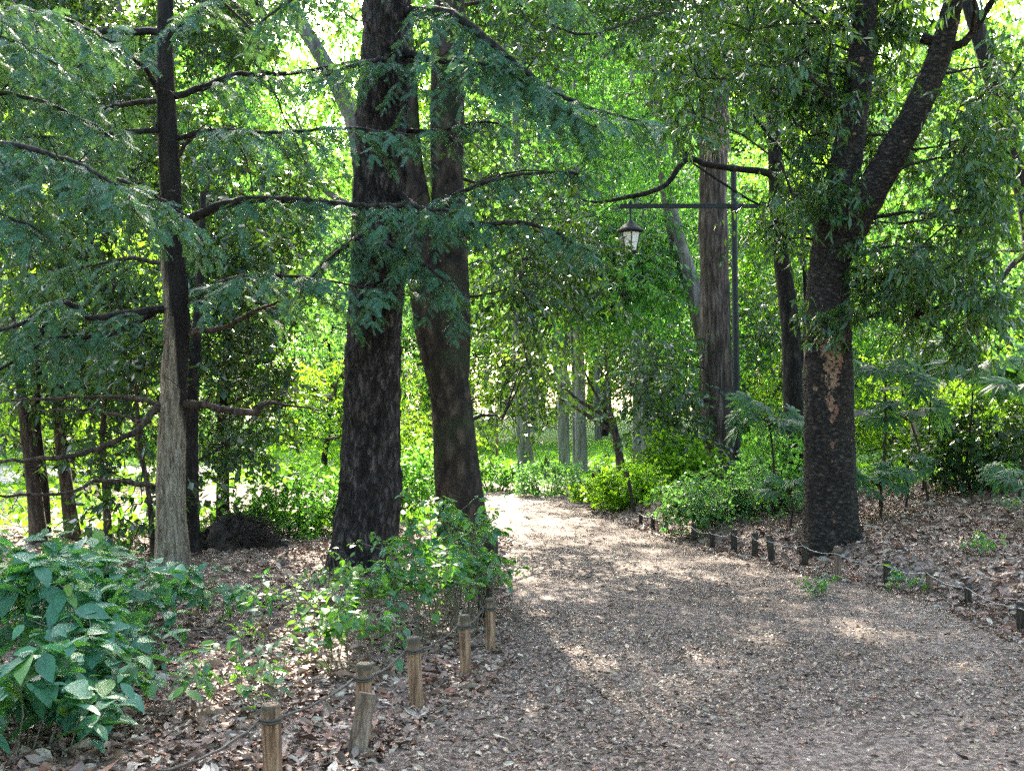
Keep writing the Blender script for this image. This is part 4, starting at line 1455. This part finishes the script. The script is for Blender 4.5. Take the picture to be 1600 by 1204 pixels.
bush("clipped_bush", "neatly clipped rounded hedge bush at the bend of the path", "bush", dpt(855, 20.4), .56, .5, .58, 4800, "blueleaf", .055, box=True)
bush("bush", "loose bush left of the clipped hedge bush at the far path edge", "bush", dpt(772, 21.6), .5, .5, .55, 1800, "lightleaf", .08)
bush("bush", "round green bush between the two big trunks, beyond the path", "bush", dpt(655, 16.2), .7, .6, .95, 2800, "lightleaf", .09)
bush("bush", "grey-green low bush spilling over the right rope fence", "bush", dpt(1110, 13.7), .55, .5, .56, 3000, "blueleaf", .06)
bush("bush", "pale bush at the foot of the lamp post", "bush", dpt(1190, 13.9), .5, .45, .52, 2400, "blueleaf", .06)
bush("bush", "bright lime bush on the right verge before the bend", "bush", dpt(985, 17.2), .55, .5, .5, 3200, "limeleaf", .08)
bush("bush", "tall yellow-green bush left of the lamp post", "bush", dpt(1058, 18.4), .65, .6, .8, 3600, "limeleaf", .09)
bush("bush", "low sunlit bush with pale tips at the path's right corner", "bush", dpt(930, 19), .36, .4, .28, 1600, "limeleaf", .07)
bush("bush", "dark glossy bush on the right bank under the hand-shaped leaves", "bush", dpt(1525, 14), .62, .55, .85, 2200, "darkleaf", .1)
bush("bush", "dark leafy bush at the right edge of the bank", "bush", dpt(1650, 14.4), .8, .7, 1.3, 3000, "oakleaf", .1)
bush("bush", "green bush between the forked oak and the slender wavy tree", "bush", dpt(1225, 15.2), .5, .5, .8, 2600, "lightleaf", .09)
bush("bush", "low bush on the sunlit ground left of the massive trunk", "bush", dpt(460, 13.4), .7, .6, .62, 2800, "lightleaf", .08)


def fatsia(label, base, h, leaves, size, lean=(0, 0), spread=.35):
    leaves = int(leaves * 1.5)
    base = np.asarray(base, float)
    t = thing("palmate_plant", label, "plant", base, "plants with hand-shaped leaves")
    sg, lg = Geo(), Geo()
    topc = base + [lean[0], lean[1], h]
    P, R = smooth_path([base - [0, 0, .05], base * .5 + topc * .5 + [.04, 0, 0], topc], [.018, .014, .01], .06)
    tube(sg, P, R, 6)
    a = np.arange(leaves) * 2.4 + rng.uniform(0, 6)
    el = rng.uniform(-.1, .7, leaves)
    L = spread * rng.uniform(.7, 1.2, leaves)
    o = topc - np.stack([0 * a, 0 * a, rng.uniform(0, .3, leaves) * h * .5], 1)
    e = o + np.stack([np.cos(a) * np.cos(el) * L, np.sin(a) * np.cos(el) * L, np.sin(el) * L], 1)
    sticks(sg, o, e, .006, .004, 0, sag=np.array([0, 0, .02]))
    d = np.stack([np.cos(a), np.sin(a), rng.uniform(-.5, -.1, leaves)], 1)
    place(lg, PALM, e, d, unit(np.array([0, -.75, 1.0]) + rng.normal(size=(leaves, 3)) * .3), size * 1.05 * rng.uniform(.75, 1.15, leaves))
    lg.build("foliage", M["palmleaf"], t, base)
    sg.build("stem", M["twig"], t, base)
    return t


fatsia("hand-leaved plant in front of the lamp post's lower half", dpt(1205, 13.6), 1.25, 16, .24, (-.1, -.3), .42)
fatsia("low hand-leaved plant left of the forked oak's foot", dpt(1232, 12.6), .45, 10, .2, (0, 0), .3)
fatsia("low hand-leaved plant right of the forked oak's foot", dpt(1372, 12.6), .42, 12, .2, (0, 0), .3)
fatsia("tall hand-leaved plant on a bare stem right of the forked oak", dpt(1372, 13.2), 1.75, 12, .25, (.05, -.1), .4)
fatsia("tall spreading hand-leaved plant above the dark glossy bush", dpt(1500, 14), 1.7, 16, .3, (.1, -.2), .5)
fatsia("hand-leaved plant with yellow-green leaves in the middle of the right bank", dpt(1440, 14.6), 1.75, 12, .28, (.05, -.2), .45)
fatsia("hand-leaved plant cut by the right edge above the bank", dpt(1590, 13), 1.4, 14, .28, (0, -.2), .45)
fatsia("dark hand-leaved plant on a slanting stem between the bare-stemmed one and the dark glossy bush", dpt(1450, 13.4), 1.15, 10, .24, (-.3, -.1), .38)
fatsia("small hand-leaved plant among the litter right of the bare-stemmed one", dpt(1412, 13.0), .5, 9, .19, (0, 0), .28)
fatsia("low hand-leaved plant at the right edge of the leaf-covered bank", dpt(1600, 11), .5, 12, .2, (0, 0), .3)

SEED = [(1420, 880, "small pale seedling on the litter behind the middle right posts"), (1540, 868, "grey-green seedling near the right edge of the bank"), (1580, 830, "tuft of dark blades near the right edge"), (1285, 890, "weedy tuft against the posts below the forked oak")]
for px, py, lab in SEED:
    p = ground_at(px, py, .25)
    p[2] = float(H(p[0], p[1]))
    shrub("seedling", lab, "plant", p, .22, .2, 8, "shrubleaf_b", .07, BROAD, 5, group=None, top=.2, sub=1)

# ------------------------------------------------------------------ dark root mound behind the left conifer
c = ground_at(372, 880, .05)
c[1] = 12.3
c = dpt(372, 12.2)
t = thing("brush_mound", "dark mound of roots and earth between the black trunks on the left", "mound", c)
g = Geo()
nu, nv = 30, 14
for_v = []
for j in range(nv):
    e = j / (nv - 1) * math.pi / 2
    for i in range(nu):
        a = i / nu * 2 * math.pi
        q = 1 + .22 * math.sin(3 * a + 1) + .16 * math.sin(7 * a + e * 5) + .1 * math.sin(13 * a + e * 9)
        for_v.append((c[0] + .42 * q * math.cos(a) * math.cos(e), c[1] + .36 * q * math.sin(a) * math.cos(e), c[2] - .04 + (.36 - .12 * math.cos(a) * math.cos(e)) * math.sin(e) * (1 + .1 * math.sin(5 * a + e * 7))))
ii = np.arange(nu * nv).reshape(nv, nu)
nx = np.roll(ii, -1, 1)
g.add(for_v, np.stack([ii[:-1], nx[:-1], nx[1:], ii[1:]], -1).reshape(-1, 4))
g.build("earth", M["root"], t, c)
g = Geo()
n = 800
d = rdir(n)
d[:, 2] = np.abs(d[:, 2])
o = c + d * [.38, .34, .33]
sticks(g, o, o + unit(d * [.5, .5, .1] + rng.normal(size=(n, 3)) * [1, 1, .55]) * rng.uniform(.05, .32, n)[:, None], .006, .002, 0, sag=rng.normal(size=(n, 3)) * .015)
g.build("root", M["twig"], t, c)

# ------------------------------------------------------------------ rope fence posts
def post(label, px, top, base_py, width_px, mat, group, lean=(0, 0), depth=None, name="wooden_post", zb=0.0, binding=True):
    b = ground_at(px, base_py, zb)
    d = b[1]
    h = at(px, top, d)[2] - zb
    r = width_px / 2 / F_PX * d
    t = thing(name, label, "post", b, group)
    g = Geo()
    zz = np.concatenate([[-.15], np.linspace(0, h - .012, 12), [h - .004, h]])
    P = np.stack([lean[0] * zz / h, lean[1] * zz / h, zz], 1)
    R = np.full(len(zz), r)
    R[-2] = r * .97
    R[-1] = r * .86
    s = int(rng.integers(1e6))
    tube(g, P, R, 16, ridge=r * .06, nridge=9, rlen=.3, lump=.06, seed=s)
    g.build("shaft", M[mat], t)
    if binding:
        g = Geo()
        zr = h * .82
        th = np.linspace(0, 2 * math.pi, 19)
        for k in range(2):
            P = np.stack([lean[0] * .82 + np.cos(th) * r * 1.1, lean[1] * .82 + np.sin(th) * r * 1.1, zr + k * .012 + .006 * np.sin(th)], 1)
            tube(g, P, np.full(19, .0065), 5, cap=False)
        g.build("rope_binding", M["rope"], t)
    return t, b + np.array([lean[0] * .82, lean[1] * .82, h * .82]), r


GL = "wooden posts of the left rope fence"
LP = [
    ("pale brown post cut by the bottom edge, nearest of the left row", 428, 1098, 1236, 30, "post", (0, 0)),
    ("brown split post with a plank leaning against it", 566, 1035, 1166, 25, "post", (.015, 0)),
    ("reddish brown post with a dark cap, middle of the left row", 652, 995, 1112, 22, "post", (-.01, 0)),
    ("light brown post fourth from the front of the left row", 728, 960, 1061, 18, "post", (-.01, 0)),
    ("light brown post under a darker one, fifth from the front", 767, 934, 1022, 16, "post", (-.005, 0)),
    ("dark-topped post peeping over the fifth post", 765, 900, 985, 15, "post_dark", (-.01, 0)),
    ("dark weathered post leaning left under the glossy shrub", 757, 888, 968, 15, "post_dark", (-.05, 0)),
    ("squat black post at the root of the leaning dark trunk", 772, 828, 872, 14, "post_dark", (0, 0)),
]
ties = []
for lab, px, tp, bs, wd, mt, ln in LP:
    ln = (ln[0] + rng.uniform(-.016, .012), ln[1] + rng.uniform(-.01, .01))
    _, tie, r = post(lab, px, tp, bs, wd, mt, GL, ln)
    ties.append(tie)


def rope(label, ties, mat, r=.007, sag=.06, first=None):
    o = thing("fence_rope", label, "rope", ties[0])
    g = Geo()
    P = []
    for a, b in zip(ties[:-1], ties[1:]):
        n = 14
        tt = np.arange(n) / n
        q = a + (b - a) * tt[:, None]
        q[:, 2] -= sag * 4 * tt * (1 - tt)
        P.append(q)
    P = np.vstack(P + [ties[-1][None]])
    P += rng.normal(size=P.shape) * .0025
    tube(g, P, np.full(len(P), r), 6)
    g.build("cord", M[mat], o, ties[0])
    return o


off = np.array([-.045, -.02, 0])
lt = [at(250, 1204, 4.0)] + [t_ + off for t_ in ties[:5]] + [ties[6] + off]
rope("dark rope strung along the left posts at knee height", lt, "rope", .0058, .035)
# plank leaning against the split post
b = ground_at(556, 1185)
g = Geo()
t = thing("leaning_plank", "grey-brown wooden stake leaning against the split post", "plank", b)
e = at(574, 1082, b[1] + .04) - b
r = unit(np.cross(unit(e), np.array([0, 1.0, 0])))
fw = np.cross(r, unit(e))
V = []
for s, k in ((-.08, 1), (0, 1), (.33, .98), (.66, .96), (.97, .92), (1, .84)):
    for aa, bb in ((-1, -1), (-.6, -1.15), (.6, -1.15), (1, -1), (1, 1), (-1, 1)):
        V.append(e * s + r * aa * .044 * k + fw * bb * .017 * k)
ii = np.arange(36).reshape(6, 6)
nx = np.roll(ii, -1, 1)
g.add(V, np.stack([ii[:-1], nx[:-1], nx[1:], ii[1:]], -1).reshape(-1, 4))
g.add(np.array(V[-6:]), np.array([[0, 1, 2, 3], [0, 3, 4, 5]]))
g.build("board", M["board"], t, smooth=False)

GR = "dark posts of the right rope fence"
RP = [
    ("thick dark post cut by the right edge", 1596, 940, 988, 14), ("stubby dark post on the crumbling bank edge at the right", 1513, 910, 947, 11),
    ("grey-brown post with the pale rope tied to its top, middle of the right fence", 1452, 887, 927, 11), ("short black post alone in the middle gap of the right fence", 1386, 875, 913, 12),
    ("brown post just right of the weedy tuft", 1309, 853, 908, 11), ("black post under the forked oak's foot", 1258, 845, 884, 10),
    ("leaning black post, last before the forked oak", 1206, 836, 878, 11), ("straight black post next to the leaning one", 1180, 832, 870, 10),
    ("slim dark post beside the grey-green bush", 1147, 827, 862, 10), ("dark post half under the grey-green bush", 1113, 826, 856, 9), ("dark post swallowed by the grey-green bush", 1084, 818, 847, 8),
    ("small black post left of the grey-green bush", 1041, 806, 832, 7), ("black post second from the far end", 1020, 801, 827, 7), ("farthest small black post below the lime bush", 1001, 796, 819, 6),
]
ties = []
for i, (lab, px, tp, bs, wd) in enumerate(RP):
    _, tie, r = post(lab, px, tp, bs, wd, "post_dark" if i not in (2, 4) else "board", GR, (-.03 if i == 6 else .0, 0), binding=i < 9)
    ties.append(tie)
rope("thin pale rope strung along the low right posts", [at(1680, 965, 7)] + [t_ + np.array([-.03, -.03, 0]) for t_ in ties], "rope_pale", .0042, .03)
post("tall thin black stake leaning in the lime bush", 992, 736, 806, 6, "post_dark", None, (-.12, 0), name="garden_stake", binding=False)
for lab, px, tp, bs in [("left of three short stakes beyond the bend", 927, 735, 762), ("middle of three short stakes beyond the bend", 936, 733, 758), ("right of three short stakes beyond the bend", 943, 735, 757)]:
    post(lab, px, tp, bs, 5, "post_dark", "short stakes beyond the bend", name="garden_stake", binding=False)
post("thin grey pole in the far greenery left of the reddish trunk", 776, 655, 752, 4, "board", None, name="garden_pole", binding=False)

# low timber rail behind the oak
c = at(1400, 645, 16.5)
t = thing("timber_rail", "low grey timber rail glimpsed behind the forked oak", "rail", (c[0], c[1], float(H(c[0], c[1]))))


def box(g, c, s, mi=0):
    x, y, z = np.asarray(s) / 2
    V = np.array([(-x, -y, -z), (x, -y, -z), (x, y, -z), (-x, y, -z), (-x, -y, z), (x, -y, z), (x, y, z), (-x, y, z)]) + np.asarray(c)
    g.add(V, np.array([(0, 3, 2, 1), (4, 5, 6, 7), (0, 1, 5, 4), (1, 2, 6, 5), (2, 3, 7, 6), (3, 0, 4, 7)]), mi)


g = Geo()
zr = c[2] - t.location[2]
box(g, (-.35, 0, zr), (1.5, .3, .09))
g.build("top_beam", M["planks"], t, smooth=False)
for xx in (-1.0, 0.3):
    g = Geo()
    box(g, (xx, 0, (zr - .045 - .3) / 2), (.12, .12, zr - .045 + .3))
    g.build("leg", M["planks"], t, smooth=False)

# ------------------------------------------------------------------ street lamp
D = 19.0
b = at(1153, 776, D)
b[2] = float(H(b[0], b[1]))
t = thing("street_lamp", "tall dark lamp post with a long crossarm and a hanging lantern", "street lamp", b)


def loc(px, py):
    return at(px, py, D) - b


def rod(name, p0, p1, r0, r1, parent, mat="iron", seg=12):
    g = Geo()
    P = np.linspace(p0, p1, 4)
    tube(g, P, np.linspace(r0, r1, 4), seg)
    return g.build(name, M[mat], parent)


topz = loc(1146, 268)
lean = topz[0]
rod("pole", np.array([0, 0, -.2]), np.array([lean, 0, topz[2]]), .062, .052, t, seg=20)
g = Geo()
zz = np.array([0, .02, .03, .05, .075, .1, .115, .12])
rr = np.array([.06, .06, .04, .03, .045, .045, .03, .002])
tube(g, np.stack([np.full(8, lean), np.zeros(8), topz[2] + zz], 1), rr, 16)
g.build("finial", M["iron"], t)
a0, a1 = loc(968, 324), loc(1190, 320)
g = Geo()
box(g, ((a0[0] + a1[0]) / 2, .0, (a0[2] + a1[2]) / 2), (a1[0] - a0[0], .05, .075))
g.build("crossarm", M["iron"], t, smooth=False)
g = Geo()
tube(g, np.stack([np.full(5, loc(1148, 322)[0]), np.zeros(5), (a0[2] + np.array([-.1, -.08, 0, .08, .1]))], 1), np.array([.062, .07, .072, .07, .062]), 16)
g.build("collar", M["iron"], t)
lx = loc(985, 322)[0]
z1 = a0[2]
g = Geo()
tube(g, np.stack([np.full(9, lx), np.zeros(9), z1 + np.array([.13, .12, .09, .06, .04, .03, -.06, -.2, -.26])], 1), np.array([.005, .02, .034, .03, .02, .022, .02, .018, .018]), 12)
g.build("hanger", M["iron"], t)
# lantern: hood, frame, six panes
zt = loc(985, 345)[2]
zh = loc(985, 360)[2]
zb = loc(985, 392)[2]
rt, rb = .185, .115
ln = thing_l = bpy.data.objects.new("lantern", None)
COL.objects.link(ln)
ln.parent = t
ln.location = (lx, 0, 0)
g = Geo()
zs_ = np.array([zt + .02, zt - .005, zt - .03, zt - .07, zh + .03, zh + .005, zh - .02, zh - .03])
rs_ = np.array([.02, .045, .06, .12, .185, .235, .235, .2])
tube(g, np.stack([0 * zs_, 0 * zs_, zs_], 1), rs_, 24)
g.build("hood", M["iron"], ln)
nS = 6
ang = [math.radians(30 + 60 * k) for k in range(nS)]
for k in range(nS):
    a, a2 = ang[k], ang[(k + 1) % nS]
    g = Geo()
    V = []
    for q in (.97, .93):
        V += [(rt * q * math.cos(a), rt * q * math.sin(a), zh - .03), (rt * q * math.cos(a2), rt * q * math.sin(a2), zh - .03), (rb * q * math.cos(a2), rb * q * math.sin(a2), zb), (rb * q * math.cos(a), rb * q * math.sin(a), zb)]
    g.add(V, np.array([(0, 3, 2, 1), (4, 5, 6, 7), (0, 1, 5, 4), (1, 2, 6, 5), (2, 3, 7, 6), (3, 0, 4, 7)]))
    g.build("pane", M["pane"], ln, smooth=False)
g = Geo()
for k in range(nS):
    a = ang[k]
    tube(g, np.linspace((rt * math.cos(a), rt * math.sin(a), zh - .02), (rb * math.cos(a), rb * math.sin(a), zb - .01), 3), np.full(3, .011), 6)
for rq, zq in ((rb, zb - .005), (rt, zh - .035)):
    for k in range(nS):
        a, a2 = ang[k], ang[(k + 1) % nS]
        tube(g, np.linspace((rq * math.cos(a), rq * math.sin(a), zq), (rq * math.cos(a2), rq * math.sin(a2), zq), 3), np.full(3, .012), 6)
tube(g, np.stack([np.zeros(5), np.zeros(5), zb - np.array([0, .01, .02, .035, .05])], 1), np.array([rb * .95, rb * .9, .06, .025, .004]), 18)
g.build("frame", M["iron"], ln)
